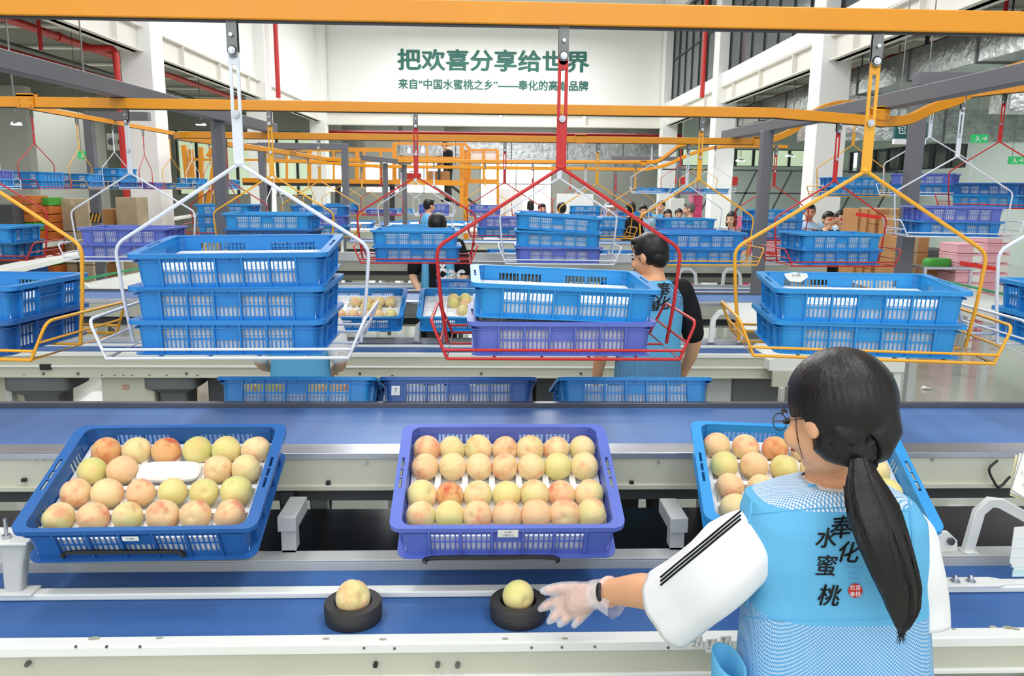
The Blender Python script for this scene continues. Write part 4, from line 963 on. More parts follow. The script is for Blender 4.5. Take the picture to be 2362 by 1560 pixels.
b=MB(); b.b2((-4.6,16.6,1.02),(4.8,17.9,1.085)); o=b.build('far_table','line_white',bevel=0.01); tag(o,'long white far table carrying small blue crates','table')
for x in (-4.4,-2.2,0,2.2,4.6):
    for y in (16.7,17.8):
        l=MB(); l.b2((x-0.03,y-0.03,0),(x+0.03,y+0.03,1.02)); l.build('leg','line_grey',o)
# pucks
for px,kd,lab,tx in ((820,0,'black rubber fruit cup on the belt left of the hand','peach'),(1194,1,'black rubber fruit cup right beside the gloved hand','peach')):
    c=atZ(px,1412,0.845); t=thing('fruit_cup',lab,'fruit cup',(c.x,1.842,0.845))
    b=MB(); b.lathe([(0,0.004),(0.069,0.0),(0.0705,0.004),(0.0715,0.043),(0.069,0.047),(0.047,0.047),(0.043,0.042),(0.038,0.018),(0.02,0.012),(0,0.011)],40); b.build('cup','rubber',t)
    b=MB(); b.tube([(0.0695*math.cos(a*math.pi/16),0.0695*math.sin(a*math.pi/16),0.024) for a in range(32)],0.0022,6,closed=True); b.build('groove_ring','rubber',t)
    peach((c.x,1.842,0.845+0.056),kd,'sitting in the %s'%('left black fruit cup' if px<1000 else 'fruit cup beside the hand'),s=1.03)
# ------------------------------------------------------------------ people
def rot_to(fwd,up=(0,0,1)):
    f=Vector(fwd).normalized(); r=f.cross(Vector(up)).normalized(); u=r.cross(f); return Matrix((r,f,u)).transposed()   # local +Y = forward
def head_parts(mb,c,R,s=1.0,neck=True):
    # skull, face, nose, chin, ears: local +Y is the face direction
    P=lambda x,y,z: Vector(c)+R@(Vector((x,y,z))*s)
    mb.ell(P(0,-0.008,0.022),(0.074*s,0.092*s,0.092*s),20,14,R=R)
    mb.ell(P(0,0.024,-0.028),(0.060*s,0.066*s,0.082*s),20,14,R=R)
    mb.ell(P(0,0.050,-0.088),(0.030*s,0.030*s,0.022*s),12,8,R=R)
    mb.limb([P(0,0.082,0.002),P(0,0.098,-0.024),P(0,0.100,-0.034)],[0.008*s,0.011*s,0.013*s],8)
    mb.ell(P(0,0.086,-0.060),(0.022*s,0.010*s,0.010*s),10,6,R=R)
    for sx in (-1,1):
        mb.ell(P(sx*0.040,0.068,-0.036),(0.022*s,0.018*s,0.022*s),10,8,R=R)
        mb.ell(P(sx*0.078,-0.004,-0.008),(0.010*s,0.020*s,0.033*s),10,8,R=R@Matrix.Rotation(R_(12*sx),3,'Z'))
    if neck: mb.limb([P(0,-0.012,-0.02),P(0,-0.020,-0.10),P(0,-0.026,-0.165)],[0.050*s,0.049*s,0.056*s],14)
def face_parts(c,R,parent,s=1.0,glasses=False):
    P=lambda x,y,z: Vector(c)+R@(Vector((x,y,z))*s)
    for sx in (-1,1):
        b=MB(); b.ell(P(sx*0.031,0.0835,-0.004),(0.0115*s,0.006*s,0.006*s),10,6,R=R); b.build('eye','eye_dark',parent,world=True)
        b=MB(); b.limb([P(sx*0.016,0.092,0.014),P(sx*0.032,0.088,0.019),P(sx*0.048,0.078,0.013)],[0.003*s,0.0035*s,0.002*s],6); b.build('eyebrow','hair_black',parent,world=True)
    b=MB(); b.limb([P(-0.021,0.090,-0.061),P(0,0.098,-0.062),P(0.021,0.090,-0.061)],[0.003*s,0.006*s,0.003*s],6); b.build('mouth','lips',parent,world=True)
    if glasses:
        b=MB()
        for sx in (-1,1):
            b.tube([P(sx*0.033+0.021*math.cos(a*math.pi/8),0.099,-0.004+0.017*math.sin(a*math.pi/8)) for a in range(16)],0.0012*s,5,closed=True)
            b.tube([P(sx*0.054,0.098,0),P(sx*0.080,0.06,0.0),P(sx*0.081,-0.005,0.002)],0.0012*s,5)
        b.tube([P(-0.012,0.099,0),P(0.012,0.099,0)],0.0012*s,5); b.build('eyeglasses','frame_dark',parent,world=True)
def hair_cap(c,R,s=1.0,style='short'):
    b=MB(); P=lambda x,y,z: Vector(c)+R@(Vector((x,y,z))*s)
    b.ell(P(0,-0.014,0.030),(0.084*s,0.098*s,0.098*s),28,18,R=R,fn=lambda d:1+0.012*math.sin(23*math.atan2(d.y,d.x)))
    vs=[]
    low={'short':-0.045,'bob':-0.10,'pony':-0.07,'long':-0.12}[style]
    # trim: keep only hair above a slanting hairline (open at the face)
    keep=[]; Ri=R.transposed()
    for f in b.f:
        q=sum((Vector(b.v[i]) for i in f),Vector())/len(f); l=Ri@(q-Vector(c))/s
        lim = (0.050 if l.y>0.045 else (0.012 if l.y>0.015 else low*(0.55 if l.y>-0.02 else 1.0)))
        keep.append(l.z>lim)
    b.f=[f for f,k in zip(b.f,keep) if k]; b.m=[0]*len(b.f); b.sm=[True]*len(b.f)
    if style in ('bob','long'):
        for sx in (-1,1): b.ell(P(sx*0.066,-0.012,-0.045),(0.022*s,0.05*s,0.075*s),12,10,R=R)
        b.ell(P(0,-0.068,-0.05),(0.070*s,0.034*s,0.075*s),16,10,R=R)
    elif style=='short': b.ell(P(0,-0.055,-0.01),(0.070*s,0.052*s,0.06*s),16,10,R=R)
    elif style=='pony': b.ell(P(0,-0.06,-0.02),(0.066*s,0.048*s,0.06*s),16,10,R=R); b.limb([P(0,-0.105,0.01),P(0,-0.13,-0.06),P(0,-0.11,-0.16)],[0.02*s,0.028*s,0.012*s],10)
    if style in('short',): b.ell(P(0,0.055,0.085),(0.058*s,0.035*s,0.026*s),14,8,R=R)
    return b
def hand(mb,w,d,n,s=1.0,curl=0.5,side=1,grow=0.0):
    """w wrist, d direction of the fingers, n back-of-hand normal"""
    d=Vector(d).normalized(); n=Vector(n); n=(n-d*n.dot(d)).normalized(); x=d.cross(n)*side; w=Vector(w); g=grow
    mb.limb([w,w+d*0.035*s,w+d*0.07*s],[0.024*s+g,0.034*s+g,0.036*s+g],12,flat=0.5,up=n)
    L=[0.070,0.078,0.072,0.056]
    for i in range(4):
        o=w+d*(0.082 if i in(1,2) else 0.076)*s+x*((1.5-i)*0.0195*s); a=curl*(1+0.12*i); l=L[i]*s
        dd=(d+x*((1.5-i)*0.10)).normalized(); e1=dd*math.cos(a*0.5)-n*math.sin(a*0.5); e2=dd*math.cos(a*1.1)-n*math.sin(a*1.1); e3=dd*math.cos(a*1.6)-n*math.sin(a*1.6)
        p1=o+e1*l*0.42; p2=p1+e2*l*0.33; p3=p2+e3*l*0.25
        mb.limb([o-d*0.02*s,o,p1,p2,p3],[0.0100*s+g,0.0098*s+g,0.0092*s+g,0.0084*s+g,0.0072*s+g],8,3)
    t0=w+d*0.025*s+x*0.028*s-n*0.006*s; t1=t0+(d*0.6+x*0.75-n*0.2).normalized()*0.034*s; t2=t1+(d*0.85+x*0.45-n*0.25*(1+curl)).normalized()*0.028*s
    mb.limb([w+d*0.02*s,t0,t1,t2],[0.013*s+g,0.0125*s+g,0.011*s+g,0.0085*s+g],8,3)
def person(loc,h,rz,top,label,pose='stand',hair='short',hairm='hair_black',pants='cloth_dark',skin='skin',vest=None,glasses=False,headturn=0,nod=0,vox=0.011,long_sleeve=False,hat=None):
    s=h/1.70
    t=thing('person',label,'person',loc,rz)
    V=lambda x,y,z:(x*s,y*s,z*s)          # local: +Y forward
    hipz,shz=0.90,1.40; hc=Vector(V(0,0.02,1.585)); Rh=Matrix.Rotation(R_(headturn),3,'Z')@Matrix.Rotation(R_(-nod),3,'X')
    if nod: hc=Vector(V(0,0.02+nod*0.0016,1.575-nod*0.0006))
    arms={'stand':[((0.19,0,1.385),(0.235,-0.02,1.12),(0.235,0.05,0.88)),]*2,
          'work':[((0.19,0,1.385),(0.235,0.0,1.12),(0.15,0.26,1.02)),]*2,
          'phone':[((0.19,0,1.385),(0.27,0.13,1.20),(0.075,0.25,1.50)),]*2,
          'man':[((0.19,0,1.385),(0.26,-0.01,1.12),(0.25,0.10,0.90)),]*2}[pose]
    b=MB(); head_parts(b,hc,Rh,s)
    b.loft([(V(0,0,0.86),0.155*s,0.10*s),(V(0,0,0.98),0.145*s,0.098*s),(V(0,0,1.12),0.128*s,0.088*s),(V(0,0,1.26),0.145*s,0.098*s),(V(0,0,1.36),0.158*s,0.092*s),(V(0,-0.005,1.42),0.12*s,0.07*s),(V(0,-0.008,1.46),0.055*s,0.055*s)],20)
    hands=[]
    for i,sx in enumerate((-1,1)):
        A=[V(sx*p[0],p[1],p[2]) for p in arms[i]]
        b.limb(A,[0.052*s,0.040*s,0.027*s],12); d=(Vector(A[2])-Vector(A[1])).normalized()
        n=Vector((sx,0,0)) if pose in('stand','man') else (Vector((sx*0.3,-1,0)) if pose=='phone' else Vector((0,0,1)))
        hand(b,Vector(A[2])+d*0.012,d,n,s,0.7 if pose!='stand' else 0.45,side=(1 if sx*1>0 else -1)*(1 if pose!='work' else -1))
        b.limb([V(sx*0.085,0,0.88),V(sx*0.09,0.01,0.48),V(sx*0.09,-0.01,0.09)],[0.08*s,0.055*s,0.036*s],12)
        b.limb([V(sx*0.09,-0.03,0.045),V(sx*0.095,0.12,0.035)],[0.038*s,0.032*s],10)
    b.build('body',skin,t,remesh=vox,smooth=2)
    ob=MB(); g=0.014*s
    ob.loft([(V(0,0,0.84),0.172*s,0.118*s),(V(0,0,0.95),0.166*s,0.116*s),(V(0,0,1.12),0.150*s,0.108*s),(V(0,0,1.26),0.162*s,0.114*s),(V(0,0,1.36),0.172*s,0.106*s),(V(0,-0.005,1.415),0.135*s,0.085*s),(V(0,-0.008,1.45),0.072*s,0.070*s)],24)
    for i,sx in enumerate((-1,1)):
        A=[Vector(V(sx*p[0],p[1],p[2])) for p in arms[i]]
        if long_sleeve: ob.limb(A,[0.070*s,0.056*s,0.040*s],14)
        else: ob.limb([A[0]-Vector((sx*0.02,0,0)),A[0].lerp(A[1],0.4),A[0].lerp(A[1],0.86)],[0.070*s,0.066*s,0.060*s],14)
    ob.build('shirt',top,t,remesh=0.010,smooth=3)
    tb=MB()
    for sx in (-1,1): tb.limb([V(sx*0.082,0,0.90),V(sx*0.09,0.01,0.48),V(sx*0.092,-0.01,0.11)],[0.098*s,0.075*s,0.062*s],14)
    tb.ell(V(0,0,0.90),(0.165*s,0.112*s,0.10*s)); tb.build('trousers',pants,t,remesh=0.014,smooth=3)
    for sx in (-1,1):
        q=MB(); q.limb([V(sx*0.092,-0.045,0.04),V(sx*0.095,0.05,0.045),V(sx*0.098,0.15,0.036)],[0.042*s,0.046*s,0.036*s],12,flat=0.85,up=(0,0,1)); q.build('shoe','cloth_black',t)
    hb=hair_cap(hc,Rh,s,hair); hb.build('hair',hairm,t)
    f=bpy.data.objects.new('face',None)
    bpy.data.objects.remove(f)
    face_local(hc,Rh,t,s,glasses)
    if hat: q=MB(); q.lathe([(0.098*s,0.03*s),(0.094*s,0.075*s),(0.06*s,0.11*s),(0,0.122*s)],20,c=hc); q.build('cap',hat,t)
    if vest:
        vb=MB(); R=[(0.80,0.180,0.126),(0.88,0.178,0.124),(0.97,0.175,0.122),(1.04,0.170,0.119),(1.05,0.169,0.118),(1.14,0.163,0.116),(1.24,0.168,0.119),(1.30,0.170,0.119),(1.31,0.170,0.119),(1.36,0.168,0.112),(1.40,0.145,0.096),(1.43,0.105,0.082),(1.45,0.082,0.076)]
        vb.loft([(V(0,-0.002,z),a*s,c*s) for z,a,c in R],32,cap=False); nf=32
        for i in range(len(R)-1):
            mi=1 if (R[i][0]<1.045 or 1.305<R[i][0]<1.41) else 0
            for j in range(nf): vb.m[i*nf+j]=mi
        o=vb.build('vest',vest,t); md=o.modifiers.new('solid','SOLIDIFY'); md.thickness=0.004; md.offset=1
    return t
def face_local(c,R,t,s,glasses):
    # same as face_parts, in the figure's own frame
    P=lambda x,y,z: Vector(c)+R@(Vector((x,y,z))*s)
    for sx in (-1,1):
        b=MB(); b.ell(P(sx*0.031,0.0835,-0.004),(0.0115*s,0.006*s,0.006*s),10,6,R=R); b.build('eye','eye_dark',t)
        b=MB(); b.limb([P(sx*0.016,0.090,0.014),P(sx*0.032,0.087,0.019),P(sx*0.048,0.077,0.013)],[0.003*s,0.0035*s,0.002*s],6); b.build('eyebrow','hair_black',t)
    b=MB(); b.limb([P(-0.021,0.088,-0.061),P(0,0.097,-0.062),P(0.021,0.088,-0.061)],[0.003*s,0.006*s,0.003*s],6); b.build('mouth','lips',t)
    if glasses:
        b=MB()
        for sx in (-1,1): b.tube([P(sx*0.033+0.021*math.cos(a*math.pi/8),0.099,-0.004+0.017*math.sin(a*math.pi/8)) for a in range(16)],0.0014*s,5,closed=True)
        b.tube([P(-0.012,0.099,0),P(0.012,0.099,0)],0.0014*s,5); b.build('eyeglasses','frame_dark',t)
def decal(txt,px,py,size,m,bvhs,parent,name='lettering',rot=0,sx=1.0,bold=0.0,shear=0,off=0.0016):
    me=text_mesh(txt,1.0,name,bold=bold,shear=shear); cr,sr=math.cos(R_(rot)),math.sin(R_(rot)); vs=[]
    xs_=[v.co.x for v in me.vertices]; ys_=[v.co.y for v in me.vertices]; cx,cy=(min(xs_)+max(xs_))/2,(min(ys_)+max(ys_))/2
    import bmesh
    bm=bmesh.new(); bm.from_mesh(me); bmesh.ops.triangulate(bm,faces=bm.faces); bmesh.ops.subdivide_edges(bm,edges=[e for e in bm.edges if e.calc_length()>0.12],cuts=2,use_grid_fill=False); bmesh.ops.triangulate(bm,faces=bm.faces); bm.to_mesh(me); bm.free()
    o0=Vector((0,0,EYE)); last=None; I=None if parent is None else parent.matrix_world.inverted()
    for v in me.vertices:
        x,y=(v.co.x-cx)*size*sx,(v.co.y-cy)*size; X=px+x*cr+y*sr; Y=py-(y*cr-x*sr); d=ray(X,Y).normalized(); best=None
        for bv in bvhs:
            h=bv.ray_cast(o0,d)
            if h[0] is not None and (best is None or h[3]<best[3]): best=h
        if best is None: best=(o0+d*(last or 1.5),-d,0,last or 1.5)
        last=best[3]; v.co=best[0]-d*off*2
    me.materials.clear(); me.materials.append(M[m]); o=bpy.data.objects.new(name,me); COL.objects.link(o)
    if parent is not None: o.parent=parent; o.matrix_parent_inverse=parent.matrix_world.inverted()
    return o
def bvh_of(o):
    bpy.context.view_layer.update(); dg=bpy.context.evaluated_depsgraph_get(); e=o.evaluated_get(dg); me=e.to_mesh(); mw=o.matrix_world
    bv=BVHTree.FromPolygons([mw@v.co for v in me.vertices],[list(p.vertices) for p in me.polygons]); e.to_mesh_clear(); return bv
# ---- the woman in front
WO=thing('person','woman with long ponytail in blue vest and white T-shirt reaching over belt','person',(atY(1915,1300,1.36).x,1.30,0))
YT=1.405
def wp(px,py,Y=YT): return atY(px,py,Y)
HC_=atD(1926,952,1.475); RH=rot_to((-0.54,0.80,-0.30),(0,0.1,1))
body=MB(); head_parts(body,HC_+RH@Vector((0,0.004,-0.004)),RH,0.97,neck=False)
rings=[(1112,1868,2010,0.055,1.425),(1128,1800,2046,0.066,1.42),(1150,1738,2085,0.078,1.412),(1185,1728,2106,0.088,1.405),(1260,1728,2110,0.096,1.40),(1340,1742,2110,0.094,1.395),(1420,1730,2112,0.092,1.385),(1500,1722,2116,0.094,1.375),(1620,1715,2122,0.100,1.36)]
def tors(g,gy,extra=()):
    out=[]
    for py,xl,xr,ry,Y in rings:
        a=atY(xl,py,Y); c=atY(xr,py,Y); out.append(((( a.x+c.x)/2,Y,(a.z+c.z)/2),(c.x-a.x)/2+g,ry+gy))
    lx,ly,lz=out[-1][0]
    for z,w,dd in ((0.93,0.172,0.115),(0.84,0.165,0.11)): out.append(((lx,ly-0.01,z),w+g,dd+gy))
    return out[::-1]
body.loft(tors(-0.014,-0.014),24,p=2.8)
nk=wp(1918,1122,1.44); body.limb([nk-Vector((0,0,0.03)),nk+Vector((-0.005,0.006,0.03)),HC_+Vector((0.0,0.01,-0.05))],[0.046,0.044,0.048],16)
SL=wp(1764,1216,1.415); EL=atD(1548,1368,1.60); WL=atD(1402,1366,1.765)
SR=wp(2085,1198,1.405); ER=atD(2118,1388,1.52); WR=ER+Vector((-0.08,0.21,-0.03))
armL=[SL+Vector((0.03,0.005,-0.01)),SL.lerp(EL,0.5)+Vector((0,0,0.004)),EL,EL.lerp(WL,0.45)+Vector((0,0,0.004)),WL]
body.limb(armL,[0.036,0.040,0.038,0.037,0.027],16)
body.limb([SR+Vector((-0.02,0,0)),SR.lerp(ER,0.5),ER,WR],[0.042,0.038,0.034,0.027],16)
hipL=tors(0,0)[0][0]
for sx in (-1,1): body.limb([(hipL[0]+sx*0.08,hipL[1],0.88),(hipL[0]+sx*0.085,hipL[1]+0.01,0.47),(hipL[0]+sx*0.085,hipL[1]-0.01,0.09)],[0.082,0.056,0.038],14); body.limb([(hipL[0]+sx*0.085,hipL[1]-0.02,0.045),(hipL[0]+sx*0.09,hipL[1]+0.12,0.035)],[0.036,0.03],10)
# left hand: palm down, fingers toward the fruit cup
n=Vector((0.1,-0.45,0.9)).normalized()
K=lambda px,py,d: atD(px,py,d)
body.limb([WL,K(1372,1372,1.79),K(1335,1383,1.82)],[0.025,0.034,0.035],14,flat=0.55,up=n)
FG=[[K(1335,1376,1.83),K(1303,1380,1.85),K(1275,1389,1.865),K(1256,1400,1.87)],[K(1335,1388,1.82),K(1310,1398,1.835),K(1288,1413,1.845),K(1275,1426,1.845)],[K(1345,1398,1.81),K(1325,1411,1.82),K(1310,1424,1.825),K(1300,1433,1.825)],[K(1358,1404,1.80),K(1346,1416,1.805),K(1338,1427,1.805),K(1332,1434,1.80)],[K(1362,1362,1.80),K(1325,1357,1.83),K(1290,1357,1.85),K(1262,1362,1.86)]]
RAD=[(0.0115,0.0105,0.0098,0.0085),(0.0115,0.0105,0.0098,0.0085),(0.0108,0.010,0.009,0.008),(0.0095,0.009,0.008,0.007),(0.013,0.0115,0.010,0.0085)]
for fg,rd in zip(FG,RAD): body.limb(fg,list(rd),10,4)
body.limb([WR,WR+Vector((-0.03,0.06,-0.01))],[0.026,0.032],12,flat=0.6,up=(0,0,1)); hand(body,WR+Vector((-0.01,0.02,0)),(-0.3,1,-0.15),(0,0,1),0.95,0.6,side=-1)
body.build('body','skin_arm',WO,world=True,remesh=0.006,smooth=2)
# face details (mostly turned away)
face_parts(HC_+RH@Vector((0,0.004,-0.004)),RH,WO,0.97,glasses=True)
# T-shirt
sh=MB(); sh.loft(tors(0.0,-0.002),32,p=3.0)
hemL=atD(1558,1392,1.585)
sh.limb([SL+Vector((0.03,0,0.004)),wp(1722,1236,1.425),atD(1650,1310,1.55),atD(1600,1350,1.58)],[0.046,0.050,0.050,0.044],20)
sh.limb([SR+Vector((-0.035,0,0)),wp(2106,1240,1.41),atD(2116,1320,1.515),atD(2118,1380,1.52)],[0.050,0.044,0.040,0.036],20)
o=sh.build('t_shirt','cloth_white',WO,world=True,remesh=0.006,smooth=6)
shirt_bv=bvh_of(o)
# wide short sleeves, open at the hem
def sleeve(sec,nm,fl,upv,seed):
    P=[];Rr=[]
    for px,py,d,w in sec: P.append(atD(px,py,d)); Rr.append(w*d/1837)
    k=6; cp=catmull(P,k); rr=[]
    for i in range(len(cp)): t_=i/k; a=int(min(t_,len(Rr)-2)); rr.append(Rr[a]+(Rr[a+1]-Rr[a])*(t_-a))
    q=MB(); N_=48; q.tube(cp,rr,N_,cap=False,flat=fl,up=upv); m_=len(cp)
    for i in range(m_):
        u=i/(m_-1)
        for j in range(N_):
            v=Vector(q.v[i*N_+j]); c_=cp[i]; f_=1+u*(0.030*math.sin(j*2*math.pi/N_*5+seed+u*2)+0.018*math.sin(j*2*math.pi/N_*9+seed*2-u*3)); q.v[i*N_+j]=tuple(c_+(v-c_)*f_)
    ob=q.build(nm,'cloth_white',WO,world=True); md=ob.modifiers.new('solid','SOLIDIFY'); md.thickness=0.0025; return ob
S1=sleeve([(1762,1222,1.56,58),(1732,1240,1.53,80),(1700,1270,1.51,94),(1650,1322,1.515,92),(1592,1368,1.56,90),(1543,1404,1.60,92)],'sleeve',0.80,(0,0,1),1.0)
S2=sleeve([(2088,1212,1.53,36),(2106,1238,1.50,46),(2116,1275,1.49,52),(2126,1330,1.49,54),(2136,1390,1.50,52),(2140,1446,1.50,50)],'sleeve',0.8,(0,1,0),2.0)
shirt_bv2=bvh_of(S1)
# three black shoulder stripes
for k_ in range(3):
    pts=[(1708,1180+k_*9),(1664,1216+k_*9),(1616,1256+k_*9),(1566,1297+k_*9),(1524,1332+k_*9)]
    q=MB(); P=[]
    for px,py in catmull([Vector((a,c_,0)) for a,c_ in pts],6) and [(v.x,v.y) for v in catmull([Vector((a,c_,0)) for a,c_ in pts],6)]:
        d=ray(px,py).normalized(); h=shirt_bv2.ray_cast(Vector((0,0,EYE)),d)
        h2=shirt_bv.ray_cast(Vector((0,0,EYE)),d)
        if h[0] is None or (h2[0] is not None and h2[3]<h[3]): h=h2
        if h[0] is not None: P.append(h[0]-d*0.001)
    if len(P)>3: q.tube(P,0.0022,6); q.build('stripe','cloth_black',WO,world=True)
# vest
vb=MB(); R0=tors(0.006,0.006); nf=48
dense=[]
for i in range(len(R0)-1):
    for j in range(4):
        t_=j/4; a,c_=R0[i],R0[i+1]; dense.append((tuple(Vector(a[0]).lerp(Vector(c_[0]),t_)),a[1]+(c_[1]-a[1])*t_,a[2]+(c_[2]-a[2])*t_))
dense.append(R0[-1]); vb.loft(dense,nf,p=3.1,cap=False)
# keep every face of the shell
keep=[]
for i,f in enumerate(vb.f):
    c_=sum((Vector(vb.v[k]) for k in f),Vector())/4; x0=hipL[0]
    keep.append(True)
vb.f=[f for f,k in zip(vb.f,keep) if k]; vb.m=[f for f,k in zip(vb.m,keep) if k]; vb.sm=[True]*len(vb.f)
VE=vb.build('vest',['cloth_blue','net_light','net_dense'],WO,world=True); md=VE.modifiers.new('solid','SOLIDIFY'); md.thickness=0.003; md.offset=1
vest_bv=bvh_of(VE)
def vz(px,py): return vest_bv.ray_cast(Vector((0,0,EYE)),ray(px,py).normalized())[0].z
zl,zu,zt=vz(1800,1428),vz(1800,1180),vz(1935,1120)
for p_ in VE.data.polygons: z=p_.center.z+0; p_.material_index=2 if z<zl else (0 if z<zu else 1)
def seam(pts,r=0.0016,m='cloth_blue',nm='seam'):
    P=[]
    for v in catmull([Vector((a,c_,0)) for a,c_ in pts],6):
        d=ray(v.x,v.y).normalized(); h=vest_bv.ray_cast(Vector((0,0,EYE)),d)
        if h[0] is not None: P.append(h[0]-d*0.0005)
    if len(P)>2: q=MB(); q.tube(P,r,6); q.build(nm,m,WO,world=True)
seam([(1732,1186),(1800,1180),(1900,1173),(2000,1170),(2100,1180)]); seam([(1718,1424),(1800,1428),(1900,1430),(2010,1425),(2105,1422)]); seam([(1866,1120),(1905,1128),(1950,1130),(2000,1124)],0.0045,nm='collar')
seam([(1735,1150),(1728,1230),(1736,1330),(1722,1400)],0.003,nm='armhole_trim'); seam([(2096,1150),(2104,1230),(2106,1330),(2106,1420)],0.003,nm='armhole_trim')
bv=[vest_bv]
decal('奉',1941,1216,56,'letter_black',bv,WO,'character',rot=-4,bold=0.015,shear=0.2); decal('化',1960,1274,52,'letter_black',bv,WO,'character',rot=6,bold=0.02,shear=0.2)
decal('水',1905,1241,50,'letter_black',bv,WO,'character',rot=2,bold=0.02,shear=0.15); decal('蜜',1907,1305,52,'letter_black',bv,WO,'character',rot=2,bold=0.012,shear=0.15); decal('桃',1914,1374,52,'letter_black',bv,WO,'character',rot=4,bold=0.018,shear=0.2)
decal('●',1973,1363,44,'seal_red',bv,WO,'seal'); decal('欢喜',1973,1356,13,'letter_white',bv,WO,'seal_characters',off=0.003); decal('奉桃',1973,1371,13,'letter_white',bv,WO,'seal_characters',off=0.003)
for tx_,py in (('FENGHUA',1308),('SWEET',1322),('PEACH',1335)): decal(tx_,1970,py,9,'letter_faint',bv,WO,'small_print')
# side pocket
pk=MB(); c0=wp(1700,1560,1.33); pk.loft([((c0.x-0.012,1.335,c0.z-0.20),0.022,0.055),((c0.x-0.014,1.335,c0.z-0.06),0.024,0.055),((c0.x-0.016,1.335,c0.z+0.03),0.026,0.058)],20,cap=False); ob=pk.build('pocket','cloth_blue',WO,world=True); md=ob.modifiers.new('solid','SOLIDIFY'); md.thickness=0.003
# trousers, shoes
tb=MB(); lx,ly=hipL[0],hipL[1]
for sx in (-1,1): tb.limb([(lx+sx*0.08,ly,0.88),(lx+sx*0.088,ly+0.01,0.47),(lx+sx*0.09,ly-0.01,0.11)],[0.100,0.078,0.066],16)
tb.ell((lx,ly,0.88),(0.165,0.115,0.10)); tb.build('trousers','cloth_black',WO,world=True,remesh=0.012,smooth=3)
for sx in (-1,1):
    q=MB(); q.limb([(lx+sx*0.088,ly-0.045,0.042),(lx+sx*0.09,ly+0.05,0.046),(lx+sx*0.092,ly+0.14,0.036)],[0.042,0.045,0.035],12,flat=0.85,up=(0,0,1)); q.build('shoe','cloth_white',WO,world=True)
# hair: cap, gathered nape, ponytail with strands
hb=MB()
P=lambda x,y,z: HC_+RH@Vector((x,y,z))
def strand_fn(d): a=math.atan2(d.y,d.x); return 1+0.006*math.sin(46*a)+0.004*math.sin(83*a+1)
def cap_fn(d):
    a=math.atan2(d.y,d.x); k=1+0.006*math.sin(46*a)+0.004*math.sin(83*a+1)
    l=Vector((d.x*0.0905,d.y*0.1-0.016,d.z*0.098+0.022)); lim=0.055 if l.y>0.05 else (0.0 if l.y>0.012 else -0.12)
    return k*(1.0 if l.z>lim else 0.80)
hb.ell(P(0,-0.016,0.022),(0.0905,0.100,0.098),96,56,R=RH,fn=cap_fn)
tie=atD(1984,1066,1.405)
hb.limb([P(0.0,-0.030,0.01),P(0.004,-0.046,-0.038),HC_.lerp(tie,0.66)+Vector((-0.004,-0.004,0.006)),tie],[0.080,0.066,0.046,0.021],32)
hb.limb([P(0.030,-0.036,-0.03),HC_.lerp(tie,0.62)+Vector((0.018,-0.004,0.004)),tie],[0.056,0.042,0.020],20)
hb.limb([P(-0.030,-0.030,-0.03),HC_.lerp(tie,0.60)+Vector((-0.030,0.006,-0.006)),tie+Vector((-0.006,0,0.004))],[0.052,0.034,0.018],20)
hb.limb([P(-0.066,-0.020,0.03),P(-0.062,-0.034,-0.03),P(-0.046,-0.045,-0.075)],[0.016,0.016,0.014],12)
hb.limb([P(0.068,0.000,0.02),P(0.062,-0.016,-0.03),P(0.044,-0.036,-0.07)],[0.018,0.022,0.022],12)
hb.build('hair','hair_black',WO,world=True,remesh=0.0026,smooth=3)
tl=[(1985,1062,24),(1990,1090,34),(1998,1130,50),(2014,1180,62),(2035,1240,61),(2057,1300,56),(2074,1350,50),(2082,1400,38),(2082,1440,20),(2080,1460,6)]
PT=[];RT=[]
for i,(px,py,w) in enumerate(tl): d=1.385-0.010*min(i,4)+0.006*max(0,i-5); PT.append(atD(px,py,d)); RT.append(w*d/1837)
pt=MB(); cp=catmull(PT,5); rr=[]
for i in range(len(cp)): t_=i/5; a=int(min(t_,len(RT)-2)); rr.append(RT[a]+(RT[a+1]-RT[a])*(t_-a))
n0=len(pt.v); NS=72; pt.tube(cp,rr,NS,flat=0.62,up=(0,1,0))
for i in range(len(cp)):
    for j in range(NS):
        v=Vector(pt.v[n0+i*NS+j]); c_=cp[i]; k=1+0.018*math.sin(j*2.1+i*0.05)+0.028*math.sin(j*0.9+2+i*0.02); pt.v[n0+i*NS+j]=tuple(c_+(v-c_)*k)
PO=pt.build('ponytail','hair_black',WO,world=True)
rs=random.Random(5); lo=MB()
for i in range(46):
    a=rs.uniform(0,6.28); q=[]
    for j in range(2,len(PT)):
        rr_=RT[j]*rs.uniform(0.92,1.05); c_=PT[j]; q.append(c_+Vector((math.cos(a)*rr_,math.sin(a)*rr_*0.62,rs.uniform(-0.003,0.003))))
    e=q[-1]; q.append(e+Vector((rs.uniform(-0.006,0.006),rs.uniform(-0.003,0.003),rs.uniform(-0.022,0.004)))); c2_=catmull(q,3); lo.tube(c2_,[0.0011]*(len(c2_)-3)+[0.0008,0.0005,0.0003],4)
o=lo.build('loose_strands','hair_black',PO); o['kind']='stuff'
q=MB(); q.tube([tie+Vector((0.026*math.cos(a*math.pi/8),0.022*math.sin(a*math.pi/8),0.006*math.sin(a*math.pi/8))) for a in range(16)],0.0045,8,closed=True); q.build('hair_tie','cloth_black',WO,world=True)
fl=MB()
for i in range(14):
    a=atD(1880+i*9,842+rs.uniform(-2,6),1.47); fl.tube(catmull([a,a+Vector((rs.uniform(-0.02,0.02),-0.01,rs.uniform(0.004,0.012))),a+Vector((rs.uniform(-0.035,0.035),-0.02,rs.uniform(-0.004,0.012)))],4),0.0005,4)
